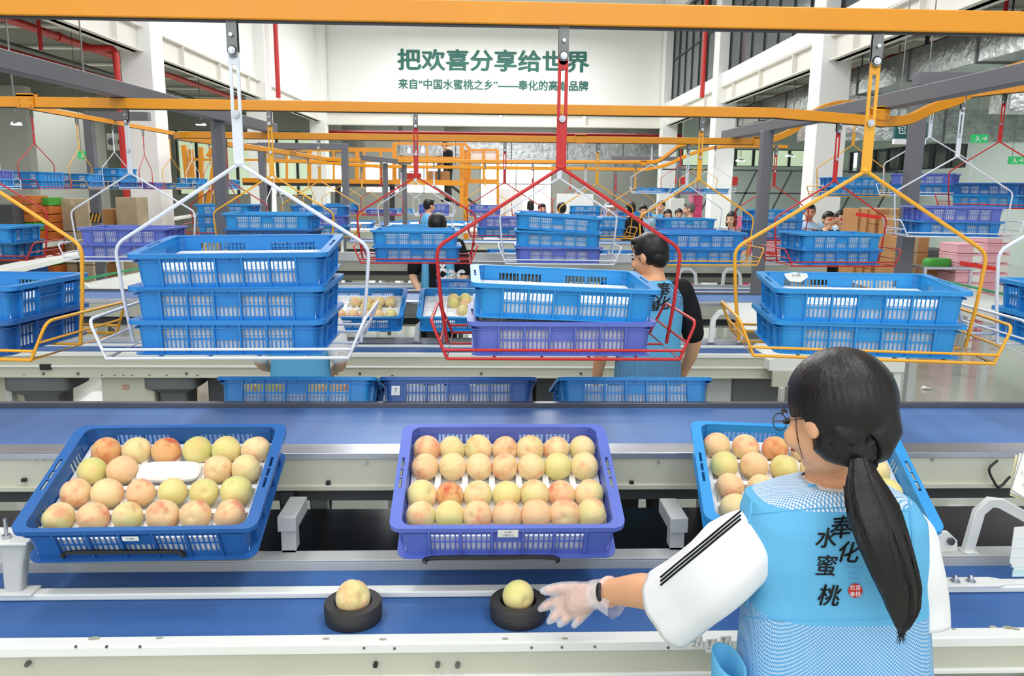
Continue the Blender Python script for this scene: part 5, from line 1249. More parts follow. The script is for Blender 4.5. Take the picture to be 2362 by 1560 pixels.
for px,py in ((1832,985),(1836,1000)): a=atD(px,py-40,1.43); fl.tube(catmull([a,atD(px+6,py+20,1.43),atD(px+16,py+60,1.43)],5),0.0006,4)
o=fl.build('flyaway_hairs','hair_black',WO,world=True); o['kind']='stuff'
# glove, watch
gl=MB()
gl.limb([K(1392,1367,1.775),K(1368,1373,1.79),K(1335,1383,1.82)],[0.036,0.040,0.040],16,flat=0.62,up=n)
for fg,rd in zip(FG,RAD):
    e=fg[-1]+(fg[-1]-fg[-2]).normalized()*0.012; gl.limb(fg+[e],[r_*1.25+0.0016 for r_ in rd]+[0.0085],10,4)
gl.build('plastic_glove','glove',WO,world=True,remesh=0.0045,smooth=3)
cf=MB(); a0=K(1385,1369,1.78); a1=K(1428,1382,1.745); cf.tube([K(1372,1372,1.79),a0,a0.lerp(a1,0.5)+Vector((0,0,-0.004)),a1+Vector((0,0,-0.006))],[0.036,0.036,0.040,0.045],9,cap=False,flat=0.75,up=n); cf.build('glove_cuff','glove',WO,world=True)
ax=(WL-EL).normalized(); wc=WL-ax*0.008; x_=ax.cross(n).normalized(); y_=x_.cross(ax)
q=MB(); q.tube([wc+(x_*math.cos(a*math.pi/12)*0.030+y_*math.sin(a*math.pi/12)*0.029) for a in range(24)],0.0065,8,closed=True,flat=0.4,up=(0,0,1)); wb=q.build('wrist_band','pink_band',WO,world=True)
vd=(Vector((0,0,EYE))-wc).normalized(); vd=(vd-ax*vd.dot(ax)).normalized(); sd=ax.cross(vd)
q=MB(); q.limb([wc+vd*0.031-sd*0.013,wc+vd*0.033,wc+vd*0.031+sd*0.013],[0.0075,0.0078,0.0075],12,flat=0.5,up=vd); q.build('watch_face','black_plastic',wb,world=False).location=(0,0,0)
# ---- the man at the second line
c=atY(1500,700,4.12)
MAN=person((c.x,4.12,0),1.70,R_(12),'cloth_black','man seen from behind in a blue net vest over black T-shirt','man','short',vest=['cloth_blue','net_man'],pants='cloth_black',headturn=38,nod=10,vox=0.008,skin='skin_arm')
VM=[x for x in MAN.children if x.name.startswith('vest')][0]; bm_=[bvh_of(VM)]
decal('奉',1528,668,36,'letter_black',bm_,MAN,'character',bold=0.02,shear=0.2); decal('化',1530,698,34,'letter_black',bm_,MAN,'character',bold=0.02,shear=0.2); decal('水',1508,680,26,'letter_black',bm_,MAN,'character',bold=0.02); decal('蜜',1508,706,26,'letter_black',bm_,MAN,'character',bold=0.01)
c=atY(688,700,4.15); person((c.x,4.15,0),1.52,R_(0),'cloth_white','worker in blue vest mostly hidden behind the nearest white hanger','work','short',vest=['cloth_blue','cloth_blue'],pants='cloth_black',headturn=10,nod=15)
# black shirt worker facing the camera
c=atY(1012,600,7.32); BS=person((c.x,7.32,0),1.72,R_(176),'cloth_black','worker with bowed dark head in black lettered shirt and blue apron','work','bob',pants='cloth_black',nod=38)
bs=[bvh_of([x for x in BS.children if x.name.startswith('shirt')][0])]
q=MB()
for sx in (-1,1): q.loft([((sx*0.115,0.02,0.82),0.055,0.125),((sx*0.110,0.02,1.1),0.045,0.112),((sx*0.105,0.015,1.38),0.04,0.105)],14)
bs.append(bvh_of(q.build('apron','cloth_blue',BS)))
decal('čac',1040,628,46,'letter_white',bs,BS,'lettering',bold=0.05)
# people further back
PE=[(1525,15.6,1.74,150,'cloth_blue','short','person in light blue at the back group beside the far column',{}),
    (1541,14.2,1.60,175,'cloth_dark','bob','woman with glasses and tied hair in the back group',{'glasses':True}),
    (1567,14.8,1.60,170,'cloth_black','pony','smiling woman in black top in the back group',{}),
    (1592,14.3,1.72,80,'cloth_dark','short','grey haired man in dark T-shirt looking left in the back group',{'hairm':'hair_grey'}),
    (1690,12.0,1.62,140,'cloth_grey','bob','woman with short black hair in grey blouse beside the column',{'skin':'skin'}),
    (1868,11.4,1.76,165,'cloth_pale','short','man in pale grey polo shirt left of the photographer',{'skin':'skin_tan','pants':'khaki'}),
    (1913,10.9,1.66,178,'cloth_black','short','man in black T-shirt holding up a red phone to take pictures',{'pose':'phone'}),
    (1940,12.6,1.64,185,'cloth_pale','short','person in pale blue behind the photographer by the boxes',{}),
    (1484,15.0,1.66,185,'cloth_pale','short','worker in pale blue uniform at the far table facing forward',{}),
    (1456,14.1,1.72,20,'cloth_black','short','dark haired worker in black seen from behind near the far posts',{}),
    (1296,14.2,1.70,5,'cloth_white','short','dark haired worker seen from behind before the grey wall',{}),
    (988,14.2,1.74,-60,'red_cloth','short','worker in red and blue turning away under the platform',{'vest':['cloth_blue','cloth_blue']}),
    (1224,18.9,1.68,10,'cloth_black','bob','person with tied hair at the bright doorway',{}),
    (1405,15.8,1.68,170,'cloth_pale','short','worker with pale cap behind the far crates',{'hat':'cloth_white'}),
    (1250,15.6,1.66,190,'cloth_grey','short','person in grey farther back beside the bright doorway',{})]
for px,Y,h,rz,top,hr,lab,kw in PE:
    c=atY(px,470,Y); kw=dict(kw); pose=kw.pop('pose','stand'); t=person((c.x,Y,0),h,R_(rz),top,lab,pose,hr,vox=0.014,**kw)
    if pose=='phone':
        q=MB(); q.box((0,0.275*h/1.7,1.575*h/1.7),(0.16,0.012,0.078)); ph=q.build('mobile_phone','pipe_red'); ph.location=t.location; ph.rotation_euler=(0,0,R_(rz)); tag(ph,'red mobile phone held up sideways by man in black','phone')
# ------------------------------------------------------------------ machines, platform and stock in the back
def pile(name,label,cat,m,x,y,w,d,h,rows,group=None,gap=0.006,cols=1,rz=0,m2=None):
    """stack of equal boxes, every box an object of its own"""
    bh=h/rows; bw=w/cols; wds=['lowest','second','third','fourth','fifth','sixth','seventh','eighth','ninth','tenth','eleventh','twelfth','thirteenth','fourteenth']
    for i in range(rows):
        for j in range(cols):
            b=MB(); b.b2((-bw/2+gap/2,-d/2,0),(bw/2-gap/2,d/2,bh-gap)); o=b.build(name,m,bevel=0.004); ox=-w/2+bw*(j+0.5)
            o.location=(x+ox*math.cos(rz),y+ox*math.sin(rz),bh*i); o.rotation_euler=(0,0,rz)
            cn='' if cols==1 else (' left' if j==0 else (' right' if j==cols-1 else ' middle'))
            tag(o,label%(wds[i]+cn if rows>1 or cols>1 else 'single'),cat,group)
            if name=='cardboard_box':
                b=MB(); b.b2((-0.02,-d/2-0.001,0),(0.02,-d/2,bh-gap)); q=b.build('tape_strip','cardboard_pale',o)
            if name=='plastic_box':
                b=MB(); b.b2((-bw*0.5,-d/2-0.012,bh-gap-0.02),(bw*0.5,d/2+0.01,bh-gap-0.004)); q=b.build('rim',m,o)
                if m2: q=MB(); q.b2((bw*0.12,-d/2-0.004,0.008),(bw*0.5-gap/2,-d/2-0.001,bh-gap-0.02)); q.build('label_side',m2,o)
def X_(px,Y): return atY(px,500,Y).x
# cardboard at the right
for i,(a,bq,Y) in enumerate(((1975,1994,11.6),(1995,2014,11.4),(2015,2086,11.2))):
    x0,x1=X_(a,Y),X_(bq,Y); pile('cardboard_box',['%s tall carton of the leftmost narrow stack by photographer','%s tall carton of the second narrow stack by photographer','%s wide carton of the large stack by the photographer'][i],'box','cardboard',(x0+x1)/2,Y+0.2,x1-x0,0.5,1.70,2 if i<2 else 8)
x0,x1=X_(2062,10.6),X_(2085,10.6); pile('cardboard_box','%s upright carton left of the tall grey post','box','cardboard',(x0+x1)/2,10.8,x1-x0,0.4,1.62,2)
x0,x1=X_(2092,10.2),X_(2150,10.2); pile('cardboard_box','%s carton of the stack right of tall grey post','box','cardboard',(x0+x1)/2,10.4,x1-x0,0.4,1.36,7)
x0,x1=X_(2150,10.0),X_(2212,10.0); pile('cardboard_box','%s carton of the low stack under the small metal table','box','cardboard',(x0+x1)/2,10.2,x1-x0,0.4,0.98,6)
# red tape bands around the cartons
for lab,pts in (('upper red barrier tape across the tall carton stacks',[(1974,494,11.1),(2035,503,10.95),(2080,503,10.9)]),('lower red barrier tape between carton stack and grey post',[(2040,571,10.9),(2082,577,10.3)]),('red barrier tape in front of the pink box stacks',[(2214,607,9.59),(2298,621,9.58)]),('short red barrier tape left of the right grey post',[(1738,579,12.19),(1790,588,12.18)])):
    b=MB(); b.sweep([atY(a,c_,Y) for a,c_,Y in pts],0.004,0.05); tag(b.build('barrier_tape','tape_red'),lab,'tape')
# pink boxes
for i,(a,bq,Y,rows,h) in enumerate(((2218,2276,9.6,11,1.32),(2284,2340,10.2,11,1.42))):
    x0,x1=X_(a,Y),X_(bq,Y); pile('plastic_box',['%s pink box of the stack beside low cartons','%s pink box of the stack near the right edge'][i],'box','pink_box',(x0+x1)/2,Y+0.2,x1-x0,0.4,h,rows,'pink boxes stacked at the right',m2='label_paper')
x0,x1=X_(1766,12.2),X_(1812,12.2); pile('plastic_box','%s pink box of the stack behind the right grey post','box','pink_box',(x0+x1)/2,12.4,x1-x0,0.4,1.35,8,'pink boxes behind the post')
x0,x1=X_(1592,17),X_(1613,17); pile('plastic_box','%s magenta box of the stack left of the second column','box','magenta_box',(x0+x1)/2,17.0,x1-x0,0.4,1.85,9,'magenta boxes by the column')
x0,x1=X_(1708,14),X_(1730,14); pile('plastic_box','%s pink box of the tall stack behind the grey blouse woman','box','magenta_box',(x0+x1)/2,14,x1-x0,0.4,1.5,7,'boxes behind the woman in grey')
# small metal table with green sheet
c=atY(2182,535,9.7); t=thing('metal_table','small grey metal table with a green bundle beside the pink boxes','table',(c.x,9.8,0))
b=MB(); b.b2((-0.30,-0.22,1.00),(0.34,0.22,1.03)); b.build('tabletop','steel',t)
for sx in (-0.27,0.31):
    for sy in (-0.19,0.19): b=MB(); b.b2((sx-0.02,sy-0.02,0),(sx+0.02,sy+0.02,1.0)); b.build('leg','steel',t)
b=MB(); b.loft([((0,0,0),0.14,0.11),((0,0,0.05),0.15,0.11),((0.01,0,0.09),0.13,0.10)],16,p=5); o=b.build('green_bundle','green_crate'); o.location=(c.x-0.02,9.8,1.03); tag(o,'green wrapped bundle lying on the small metal table','bundle')
c=atY(1905,500,14); b=MB(); b.b2((-1.2,-0.4,0),(1.8,0.4,0.9)); o=b.build('storage_bench','machine_dark'); o.location=(X_(1990,14.5),14.8,0); tag(o,'dark storage bench behind the photographer and cartons','bench')
for i,(px,w,h,m) in enumerate(((1985,0.55,0.55,'cardboard_pale'),(2040,0.5,0.75,'cardboard_pale'))):
    b=MB(); b.b2((-w/2,-0.3,0),(w/2,0.3,h)); o=b.build('cardboard_box',m,bevel=0.01); o.location=(X_(px,14.6),14.8,0.9); tag(o,['low pale carton on the dark bench behind photographer','taller pale carton on the dark bench behind the stack'][i],'box')
    q=MB(); q.b2((-0.03,-0.301,0),(0.03,-0.299,h)); q.build('tape_strip','cardboard',o)
# stock on the left
for i,(a,bq,Y,h,rows,m,lab) in enumerate(((28,78,13.5,1.75,12,'orange_crate','%s orange crate of the left stack under the high rail'),(80,116,13.8,1.72,12,'orange_crate','%s orange crate of the right stack under the high rail'),
     (122,168,14.2,1.70,3,'cardboard_pale','%s pale bale of the left stack beside orange crates'),(172,206,14.0,1.70,3,'cardboard_pale','%s pale bale of the narrow stack left of post'),(236,262,15.2,1.5,3,'cardboard','%s brown carton of the small stack right of left post'),(268,318,15.0,1.72,3,'cardboard_pale','%s pale bale of the stack beside the red riser'))):
    x0,x1=X_(a,Y),X_(bq,Y); pile('plastic_crate' if m=='orange_crate' else 'packed_bale',lab,'crate' if m=='orange_crate' else 'bale',m,(x0+x1)/2,Y+0.25,x1-x0,0.5,h,rows,gap=0.014)
ST=[o for o in COL.objects if o.name.startswith('plastic_crate') and o.parent is None]
for i,o in enumerate(ST):
    st,row=divmod(i,12)
    if (st,row) in ((0,2),(0,8),(1,4),(1,11)):
        me=o.data.copy(); me.materials[0]=M['green_crate']; o.data=me; o['label']=o['label'].replace('orange crate','green crate')
    if (st,row)==(0,3): me=o.data.copy(); me.materials[0]=M['crate_deep']; o.data=me; o['label']=o['label'].replace('orange crate','blue crate')
t=thing('covered_load','dark covered load at the far left edge below the rail','load',(X_(2,13.2),13.4,0)); b=MB(); b.b2((-0.25,-0.2,0.1),(0.2,0.2,1.6)); b.build('load_body','machine_dark',t,bevel=0.02); b=MB(); b.b2((-0.3,-0.25,0),(0.25,0.25,0.1)); b.build('pallet','cardboard',t)
# yellow striped bumper on the left post
p=atY(226,503,13.15); b=MB(); b.b2((-0.09,-0.08,-0.08),(0.09,-0.066,0.08)); o=b.build('hazard_board','black_plastic'); o.location=(X_(226,13.3),13.3,p.z); tag(o,'yellow and black hazard board on the left grey post','board')
for i in range(3): q=MB(); q.bar((-0.08+i*0.055,-0.085,-0.07),(-0.03+i*0.055,-0.085,0.07),0.022,0.004,up=(0,1,0)); q.build('yellow_stripe','wire_yellow',o)
# ------------------------------------------------------------------ yellow steel platform
PL=thing('steel_platform','yellow steel mezzanine platform with railings in the far middle','platform',(atY(950,430,18.9).x,19.3,0))
def plp(name,m,fn):
    b=MB(); fn(b); return b.build(name,m,PL,world=True)
YP=18.9
def pr(b,px0,py0,px1,py1,w,Y=YP,h=None): b.bar(atY(px0,py0,Y),atY(px1,py1,Y),w,h or w,up=(0,1,0))
ym='rail_yellow'
plp('deck_beam',ym,lambda b:(pr(b,560,416,910,420,0.1,h=0.11),))
plp('deck_beam',ym,lambda b:(pr(b,908,419,1072,423,0.12,18.4,0.13),))
plp('deck_beam',ym,lambda b:(pr(b,1072,418,1145,419,0.1,h=0.05),))
plp('deck_plate','frame_dark',lambda b:b.b2((atY(560,425,YP).x,YP,atY(900,423,YP).z-0.08),(atY(905,425,YP).x,YP+2.2,atY(900,423,YP).z)))
for i,px in enumerate((613,662,714,770,824,840,878)): plp('post',ym,lambda b:pr(b,px,345,px,416,0.05 if i not in(2,4) else 0.09))
for py in (341,346,370): plp('handrail',ym,lambda b:pr(b,560,py-1,910,py+3,0.045))
for px in (910,985,1065): plp('post',ym,lambda b:pr(b,px,330,px,480 if px==1065 else 420,0.09 if px!=985 else 0.04,18.4))
for py in (331,363): plp('handrail',ym,lambda b:pr(b,910,py,1068,py+2,0.05,18.4))
plp('side_frame',ym,lambda b:(pr(b,1070,330,1085,346,0.06,18.5),pr(b,1075,346,1075,480,0.09,18.6)))
for px in (1083,1116,1148): plp('post',ym,lambda b:pr(b,px,345,px,478 if px==1148 else 418,0.06))
for py in (346,371): plp('handrail',ym,lambda b:pr(b,1083,py,1148,py,0.05))
for a,c_ in ((617,660),(668,712),(774,822),(1088,1114),(1120,1146)): plp('white_panel','wall_grey' if a<1000 else 'white_wall',lambda b:b.b2((atY(a,350,YP+0.05).x,YP+0.04,atY(a,368,YP).z),(atY(c_,350,YP+0.05).x,YP+0.06,atY(a,349,YP).z)))
for px in (1000,1040): plp('brace','frame_dark',lambda b:pr(b,px,428,px+60,475,0.06,18.8))
for px in (620,780,905,1075): plp('support_leg',ym if px>1000 else 'frame_dark',lambda b:pr(b,px,425,px,621,0.12,YP+0.3))
# things on and below the platform
c=atY(960,352,18.9); t=thing('workbench','grey workbench with white bottles up on the platform','table',(c.x,19.4,atY(900,423,YP).z))
zb=c.z-atY(900,423,YP).z; b=MB(); b.b2((-0.42,-0.25,zb-0.06),(0.55,0.25,zb)); b.build('worktop','line_grey',t)
for sx in (-0.38,0.5): b=MB(); b.b2((sx-0.03,-0.2,0),(sx+0.03,0.2,zb-0.06)); b.build('leg','frame_dark',t)
for i,(dx,hh) in enumerate(((-0.2,0.14),(-0.05,0.10),(0.12,0.18))):
    b=MB(); b.lathe([(0,0),(0.04,0),(0.04,hh*0.7),(0.015,hh*0.85),(0.015,hh),(0,hh)],12); o=b.build('bottle','letter_white'); o.location=(c.x+dx,19.3,c.z); tag(o,['left','short middle','taller right'][i]+' white bottle on the platform workbench','bottle','bottles on the platform bench')
c=atY(1030,352,18.8); person((c.x,19.6,atY(900,423,YP).z-0.42),1.45,R_(70),'cloth_black','person in black bending over the workbench on the platform','work','short',vox=0.014,nod=40)
b=MB(); c=atY(955,395,19.3); b.b2((-0.2,-0.15,0),(0.2,0.15,0.25)); o=b.build('tool_case','pipe_red',bevel=0.02); o.location=(c.x-0.05,19.5,atY(900,423,YP).z+0.0); tag(o,'red tool case on the lower platform shelf','case'); q=MB(); q.tube([(-0.06,0,0.25),(-0.06,0,0.29),(0.06,0,0.29),(0.06,0,0.25)],0.012,6); q.build('handle','black_plastic',o)
b=MB(); b.b2((-0.3,-0.2,0),(0.25,0.2,0.30)); o=b.build('cardboard_box','cardboard'); o.location=(atY(1012,395,19.3).x,19.5,atY(900,423,YP).z); tag(o,'brown carton on the platform beside the red case','box')
# orange steel frame at far left of the platform
FR=thing('lattice_frame','orange steel lattice frame between the left columns','frame',(atY(455,430,17.5).x,17.5,0))
for a in ((424,335,432,410),(440,345,445,410),(465,340,463,600),(497,340,501,560),(480,362,498,335),(460,600,500,345)):
    b=MB(); pr(b,*a,0.09,17.5); b.build('strut','rail_yellow',FR,world=True)
b=MB(); pr(b,424,367,520,370,0.05,17.5); b.build('crosspiece','rail_yellow',FR,world=True)
# promotional roll-up banners by the doorway
for px,lab in ((1164,'white and pink roll-up banner left of the doorway, left one'),(1192,'white and pink roll-up banner left of the doorway, right one')):
    c=atY(px,470,20.5); t=thing('rollup_banner',lab,'banner',(c.x,20.5,0))
    b=MB(); b.b2((-0.15,-0.01,0.1),(0.15,0.01,1.95)); b.build('sheet','letter_white',t)
    b=MB(); b.ell((0,-0.012,1.1),(0.10,0.004,0.18),16,8); b.build('pink_print','pink_box',t)
    b=MB(); b.b2((-0.17,-0.1,0),(0.17,0.1,0.1)); b.build('base','line_grey',t)
c=atY(1545,470,13.9); t=thing('white_cabinet','narrow white upright panel beside the smiling woman','cabinet',(atY(1566,470,15.4).x,15.6,0)); b=MB(); b.b2((-0.14,-0.1,0),(0.14,0.1,1.78)); b.build('panel','line_white',t,bevel=0.01); b=MB(); b.b2((-0.2,-0.15,0),(0.2,0.15,0.05)); b.build('foot','line_grey',t)
c=atY(1330,468,16.5); t=thing('display_board','white display board behind a dark haired worker','board',(c.x,16.8,0)); b=MB(); b.b2((-0.38,-0.03,0.9),(0.38,0.03,1.85)); b.build('panel','white_wall',t); 
for sx in (-0.33,0.33): b=MB(); b.b2((sx-0.02,-0.02,0),(sx+0.02,0.02,0.9)); b.build('leg','line_grey',t)
# ------------------------------------------------------------------ machinery of the second line
D2=3.37
def frame2(lab,x0,x1,dy=0):
    t=thing('belt_undercarriage',lab,'machine frame',(x0,5.06,0.6))
    b=MB(); b.b2((x0,5.092,0.700),(x1,5.10,0.78)); b.b2((x0,5.075,0.690),(x1,5.11,0.702)); b.build('side_plate','line_cream',t,world=True,bevel=0.002)
    for px in (55,100,180,235,265,285,305,345,385,430,455,830,905,1110,1340):
        c=atY(px,868 if px%2 else 862,5.09); b=MB(); b.cyl((c.x,5.086,c.z),(c.x,5.094,c.z),0.009,8); b.build('bolt','steel_dark',t,world=True)
    b=MB(); c=atY(105,847,5.085); b.b2((c.x-0.035,5.08,c.z-0.018),(c.x+0.035,5.095,c.z+0.018)); b.build('cable_port','black_plastic',t,world=True)
    return t
frame2('cream machine side plate with bolts running under the second belt',-6.6,2.3)
def hopper(px,py,w,h,lab):
    c=atY(px,py,5.16); t=thing('machine_hopper',lab,'hopper',(c.x,5.25,0))
    b=MB(); z=0.69; b.loft([((0,0,z-h),w*0.26,0.10),((0,0,z-h*0.45),w*0.28,0.11),((0,0,z-h*0.3),w*0.5,0.16),((0,0,z),w*0.5,0.16)],16,p=8); b.build('funnel','hopper_grey',t)
    b=MB(); b.b2((-0.06,-0.06,0),(0.06,0.06,z-h)); b.build('stand','machine_dark',t)
t3=thing('belt_undercarriage','cream side plate with long slots under the third belt','machine frame',(-2.6,8.45,0.6))
b=MB(); b.b2((-2.6,8.46,0.62),(4.0,8.468,0.78)); b.b2((-2.6,8.44,0.60),(4.0,8.48,0.615)); b.build('side_plate','line_cream',t3,world=True,bevel=0.003)
b=MB(); b.b2((-2.6,9.06,1.11),(4.0,9.10,1.20)); b.build('upper_guide','line_white',t3,world=True,bevel=0.003)
hopper(95,900,0.42,0.30,'dark grey hopper under the second line at far left'); hopper(400,900,0.34,0.26,'grey funnel shaped hopper under the second line near the stack')
def cab(x0,x1,y0,y1,z0,z1,m,lab,name='machine_cabinet'):
    t=thing(name,lab,'cabinet',((x0+x1)/2,(y0+y1)/2,0)); b=MB(); b.b2((x0-t.location.x,y0-t.location.y,z0),(x1-t.location.x,y1-t.location.y,z1)); b.build('body',m,t,bevel=0.012)
    if z0>0.02:
        for sx in (x0+0.05,x1-0.05): q=MB(); q.b2((sx-0.03-t.location.x,-0.05,0),(sx+0.03-t.location.x,0.05,z0)); q.build('foot','machine_dark',t)
    return t
a,c_=atY(222,900,5.05).x,atY(345,900,5.05).x; q=cab(a,c_,5.12,5.45,0.42,0.69,'line_cream','cream control cabinet with a small red stamp under the second line')
b=MB()
b.b2((-0.02,-0.171,0.575),(0.02,-0.17,0.578)); b.b2((-0.02,-0.171,0.60),(0.02,-0.17,0.603)); b.b2((-0.02,-0.171,0.575),(-0.018,-0.17,0.603)); b.b2((0.018,-0.171,0.575),(0.02,-0.17,0.603)); b.b2((-0.004,-0.171,0.586),(0.004,-0.17,0.592)); b.build('red_stamp','seal_red',q).location=(-0.01,0,0.03)
a,c_=atY(0,900,5.05).x,atY(62,900,5.05).x; cab(a-0.6,c_,5.2,5.5,0.30,0.69,'line_cream','cream cabinet at the left edge under the second line')
for i,(p0_,p1_,m,lab) in enumerate(((470,640,'machine_dark','dark drive housing under the second line behind left far crate'),(1240,1290,'machine_dark','dark drive housing under the second line between far crates'),(1640,1700,'line_grey','grey drive housing under the second line beside the woman'),(1700,1810,'hopper_grey','grey slotted guard under the second line left of the woman'),(1100,1230,'line_cream','cream drive housing under the middle of the second line'))):
    a,c_=X_(p0_,5.3),X_(p1_,5.3); cab(a,c_,5.18,5.6,0.2,0.69,m,lab,'drive_housing')
# end table of the second line
a,c_=atY(1925,830,5.05).x,atY(2090,830,5.05).x
t=thing('end_table','cream end table closing the second line at the right','table',(a,5.05,0))
b=MB(); b.b2((0,0,0.74),(c_-a,0.62,0.87)); b.build('top','line_white',t,bevel=0.004)
for sx in (0.25,c_-a-0.06):
    for yy in (0.02,0.56): b=MB(); b.b2((sx,yy,0),(sx+0.05,yy+0.05,0.74)); b.build('leg','line_white',t)
b=MB(); b.b2((0.0,0.03,0.30),(c_-a,0.08,0.35)); b.build('rail','line_white',t)
a=atY(1780,825,4.95).x
t=thing('guard_cover','white angular guard cover on the right part of second line','cover',(a,4.98,0.765)); b=MB(); b.prism([(0,0),(0.34,0),(0.36,0.06),(0.26,0.11),(0.06,0.11),(0.0,0.07)],0.0,0.42); b.build('housing','line_white',t,bevel=0.004)
b=MB(); b.b2((0.02,-0.02,-0.10),(0.30,0.0,0.0)); b.build('front_plate','line_cream',t)
# bent tube brackets along the lines
def bent(px,py,Y,s,lab,flip=1,h=0.16):
    c=atY(px,py,Y); t=thing('guard_bracket',lab,'bracket',(c.x,Y,0.86 if Y>4 else 0.876)); b=MB()
    b.sweep([(0,0,0),(0.01*flip,0,h*0.75*s),(0.05*flip,0,h*s),(0.13*flip,0,h*s),(0.19*flip,0,h*0.72*s),(0.21*flip,0,0)],0.035,0.03,up=(0,1,0)); b.build('tube','line_white',t,bevel=0.003)
    for dx in (0,0.21*flip): b=MB(); b.b2((dx-0.03,-0.025,0),(dx+0.03,0.025,0.008)); b.build('foot','line_grey',t)
bent(1640,770,5.47,1.35,'white bent tube guard on the second line right of the man'); bent(1565,628,8.87,1.2,'white bent tube guard on the third line, left one'); bent(1668,628,8.87,1.2,'white bent tube guard on the third line, right one')
bent(960,700,5.47,0.9,'white bent tube guard on the second line between peach crates'); bent(150,600,7.2,1.2,'white bent tube guard left behind the violet crates')
def wedge(px,Y,lab):
    c=atY(px,925,Y); t=thing('wedge_cover',lab,'cover',(c.x,Y,0.86)); b=MB(); b.prism([(-0.085,0),(0.085,0),(0.085,0.02),(0.05,0.075),(-0.04,0.075),(-0.085,0.035)],-0.04,0.06); b.build('cap','line_white',t,bevel=0.003); b=MB(); b.b2((-0.07,-0.03,-0.02),(0.07,0.05,0.0)); b.build('base','line_grey',t)
wedge(205,3.50,'white wedge shaped cap behind the upper belt at the left'); wedge(462,3.50,'white wedge shaped cap left of the far side crates'); wedge(2205,3.50,'white wedge shaped cap behind the upper belt at far right')
c=atY(437,925,3.5); b=MB(); b.cyl((0,0,0),(0,0,0.10),0.006,8); o=b.build('threaded_rod','steel'); o.location=(c.x,3.5,0.85); tag(o,'thin steel rod standing behind the upper belt at left','rod')
# chute plates
def chute(pts,lab,m='line_white'):
    vs=[Vector(p) for p in pts]; nrm=(vs[1]-vs[0]).cross(vs[2]-vs[0]).normalized()*0.006; n=len(vs); b=MB(); b.add([v-nrm for v in vs]+[v+nrm for v in vs],[tuple(range(n)),tuple(range(2*n-1,n-1,-1))]+[(i,i+n,(i+1)%n+n,(i+1)%n) for i in range(n)]); o=b.build('chute_plate',m,bevel=0); tag(o,lab,'chute'); return o
chute([atY(1668,700,5.5),atY(1720,762,5.3),atY(1800,762,5.3),atY(1800,700,5.5)],'white sloping chute plate behind the nearest yellow hanger basket')
chute([atY(245,745,5.9),atY(330,700,6.2),atY(335,760,5.7),atY(262,757,5.75)],'white sloping chute plate left of the three crate stack')
# angled roller conveyors
def rollers(p,q,w,n,lab,side='line_white',strip=None,z=0.86):
    p=Vector(p);q=Vector(q); d=(q-p); L=d.length; d.normalize(); nn=Vector((-d.y,d.x,0)); t=thing('roller_conveyor',lab,'conveyor',p)
    b=MB(); b.bar(p+nn*w/2,q+nn*w/2,0.03,0.11); b.build('side_rail',side,t,world=True); b=MB(); b.bar(p-nn*w/2,q-nn*w/2,0.03,0.11); b.build('side_rail',side,t,world=True)
    b=MB()
    for i in range(n):
        c=p+d*(L*(i+0.5)/n)+Vector((0,0,0.03)); b.cyl(c-nn*(w/2-0.02),c+nn*(w/2-0.02),0.024,10)
    b.build('rollers',side,t,world=True)['kind']='stuff'
    for f in (0.08,0.5,0.92):
        for sg in (-1,1):
            c=p+d*L*f+nn*sg*w/2; b=MB(); b.b2((c.x-0.03,c.y-0.03,0),(c.x+0.03,c.y+0.03,c.z-0.05)); b.build('leg','line_grey',t,world=True)
    if strip:
        b=MB(); b.bar(p+nn*w/2+Vector((0,0,0.10)),q+nn*w/2+Vector((0,0,0.10)),0.02,0.02); b.build('green_strip','green_strip',t,world=True)
rollers(atZ(2010,640,0.86),atZ(2400,742,0.86),0.55,34,'white roller conveyor running to the right edge with a green strip',strip=True)
rollers(atZ(150,700,0.86),atZ(440,632,0.86),0.85,24,'white roller conveyor slanting behind the three crate stack with green strip',strip=True)
for i,(a,c_,lab) in enumerate((((-120,652),(300,560),'long white conveyor channel at left, nearest of three'),((-90,594),(330,528),'long white conveyor channel at left, middle of three'),((-60,578),(480,492),'long white conveyor channel at left, farthest of three'))):
    p,q=atZ(a[0],a[1],0.95),atZ(c_[0],c_[1],0.95); t=thing('conveyor_channel',lab,'conveyor',p); b=MB(); b.bar(p,q,0.28,0.07); b.build('channel','line_white',t,world=True,bevel=0.004)
    for f in (0.1,0.9): c0=p.lerp(q,f); b=MB(); b.b2((c0.x-0.03,c0.y-0.03,0),(c0.x+0.03,c0.y+0.03,0.92)); b.build('leg','line_grey',t,world=True)
# pale guide wheel on a rod
c=atZ(170,668,0.93); t=thing('guide_wheel','cream guide wheel on a steel rod at left behind the yellow hanger','wheel',(c.x,c.y,c.z)); b=MB(); b.lathe([(0.02,-0.022),(0.085,-0.026),(0.10,-0.012),(0.10,0.012),(0.085,0.026),(0.02,0.022)],28); b.build('wheel','wheel_cream',t)
b=MB(); b.cyl((0,0,-0.10),(0,0,0.17),0.010,10); b.build('rod','steel_dark',t); b=MB(); b.b2((-0.09,-0.07,-0.16),(0.13,0.07,-0.07)); b.build('base_box','line_grey',t,bevel=0.004)
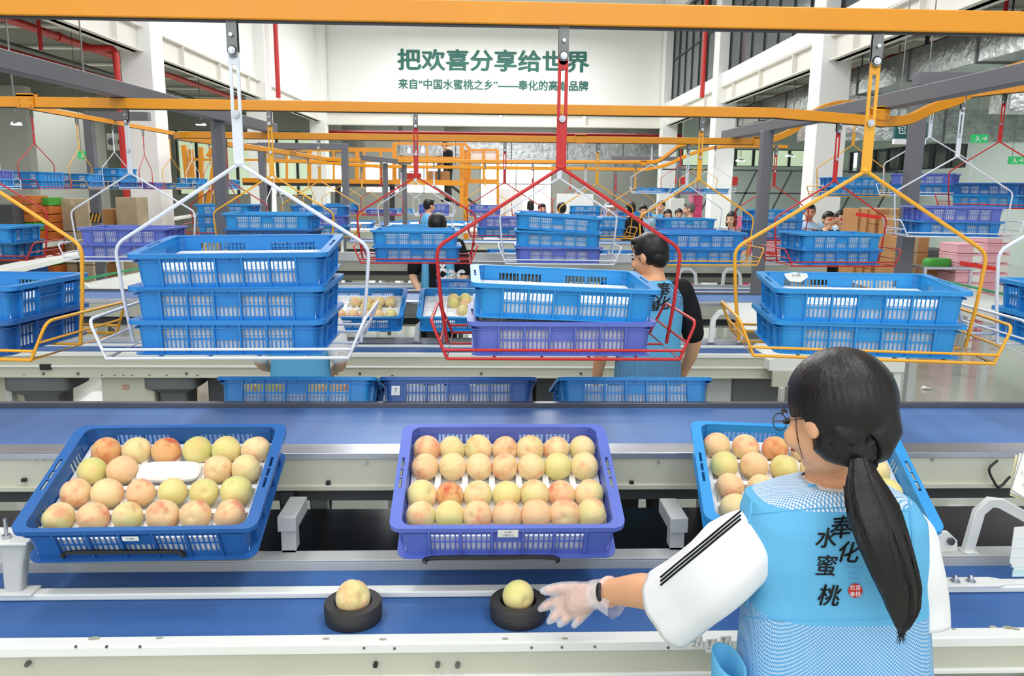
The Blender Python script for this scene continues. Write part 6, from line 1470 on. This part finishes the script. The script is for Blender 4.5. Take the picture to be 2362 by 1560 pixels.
# things lying about
for px,py,lab,z in ((2133,898,'crumpled white paper scrap on the floor at the right',0.0),):
    c=atZ(px,py,0.004); b=MB(); b.add([(-0.05,0.0,0.0),(0.0,0.03,0.035),(0.06,0.01,0.0),(0.02,-0.03,0.012),(-0.02,-0.02,0.02),(0.10,-0.01,0.005)],[(0,3,4),(0,4,1),(1,4,3),(1,3,2),(3,5,2),(2,5,1)]); o=b.build('paper_scrap','label_paper'); o.location=c; tag(o,lab,'paper'); md=o.modifiers.new('solid','SOLIDIFY'); md.thickness=0.002
c=atY(2093,648,6.3); t=thing('paper_cup','white and dark red paper cup beside the tall grey post','cup',(c.x,6.22,0)); c=Vector((0,0,0))
t.location.z=atY(2093,655,6.2).z-0.03
b=MB(); b.lathe([(0,0),(0.034,0),(0.040,0.07),(0,0.07)],18); b.build('cup','seal_red',t); b=MB(); b.lathe([(0.041,0.062),(0.043,0.07),(0.036,0.08),(0,0.08)],18); b.build('lid','label_paper',t)
zc=t.location.z; b=MB(); b.b2((-0.25,-0.15,0),(0.25,0.15,0.03)); o=b.build('ledge','line_white'); o.location=(t.location.x,6.45 if False else 6.12,zc-0.031); tag(o,'white ledge carrying the paper cup','ledge'); q=MB(); q.b2((-0.03,-0.03,-(zc-0.031)),(0.03,0.03,0)); q.build('stand','line_grey',o)
# paper scraps clinging to the second line
for i,px in enumerate((1222,1275,640,505,1305)):
    c=atZ(px,832,0.8525); b=MB(); b.prism([(-0.03,-0.02),(0.02,-0.03),(0.035,0.015),(0.0,0.028)],0,0.002,axis='z'); o=b.build('paper_scrap','label_paper'); o.location=(c.x,5.105,0.853); o.rotation_euler=(0,0,i*1.3); tag(o,'torn label scrap on the second line rail, %s from left'%['fourth','fifth','third','second','rightmost'][i] if px!=505 else 'torn label scrap on the second line rail under the white basket','paper')
# torn sticker on the rear inside wall of the nearest yellow hanger's top crate
c=atY(1836,637,2.86); b=MB(); b.prism([(-0.045,0.008),(-0.01,0.014),(0.04,0.010),(0.045,-0.004),(0.02,-0.022),(-0.02,-0.02),(-0.035,-0.008)],-0.0008,0.0008); o=b.build('torn_tag','label_paper'); o.location=c; tag(o,'torn printed tag on the rim of right hanging crate','paper tag'); text_obj('5-6两',0.014,'letter_grey',o,(0,-0.0015,0.002),name='print')
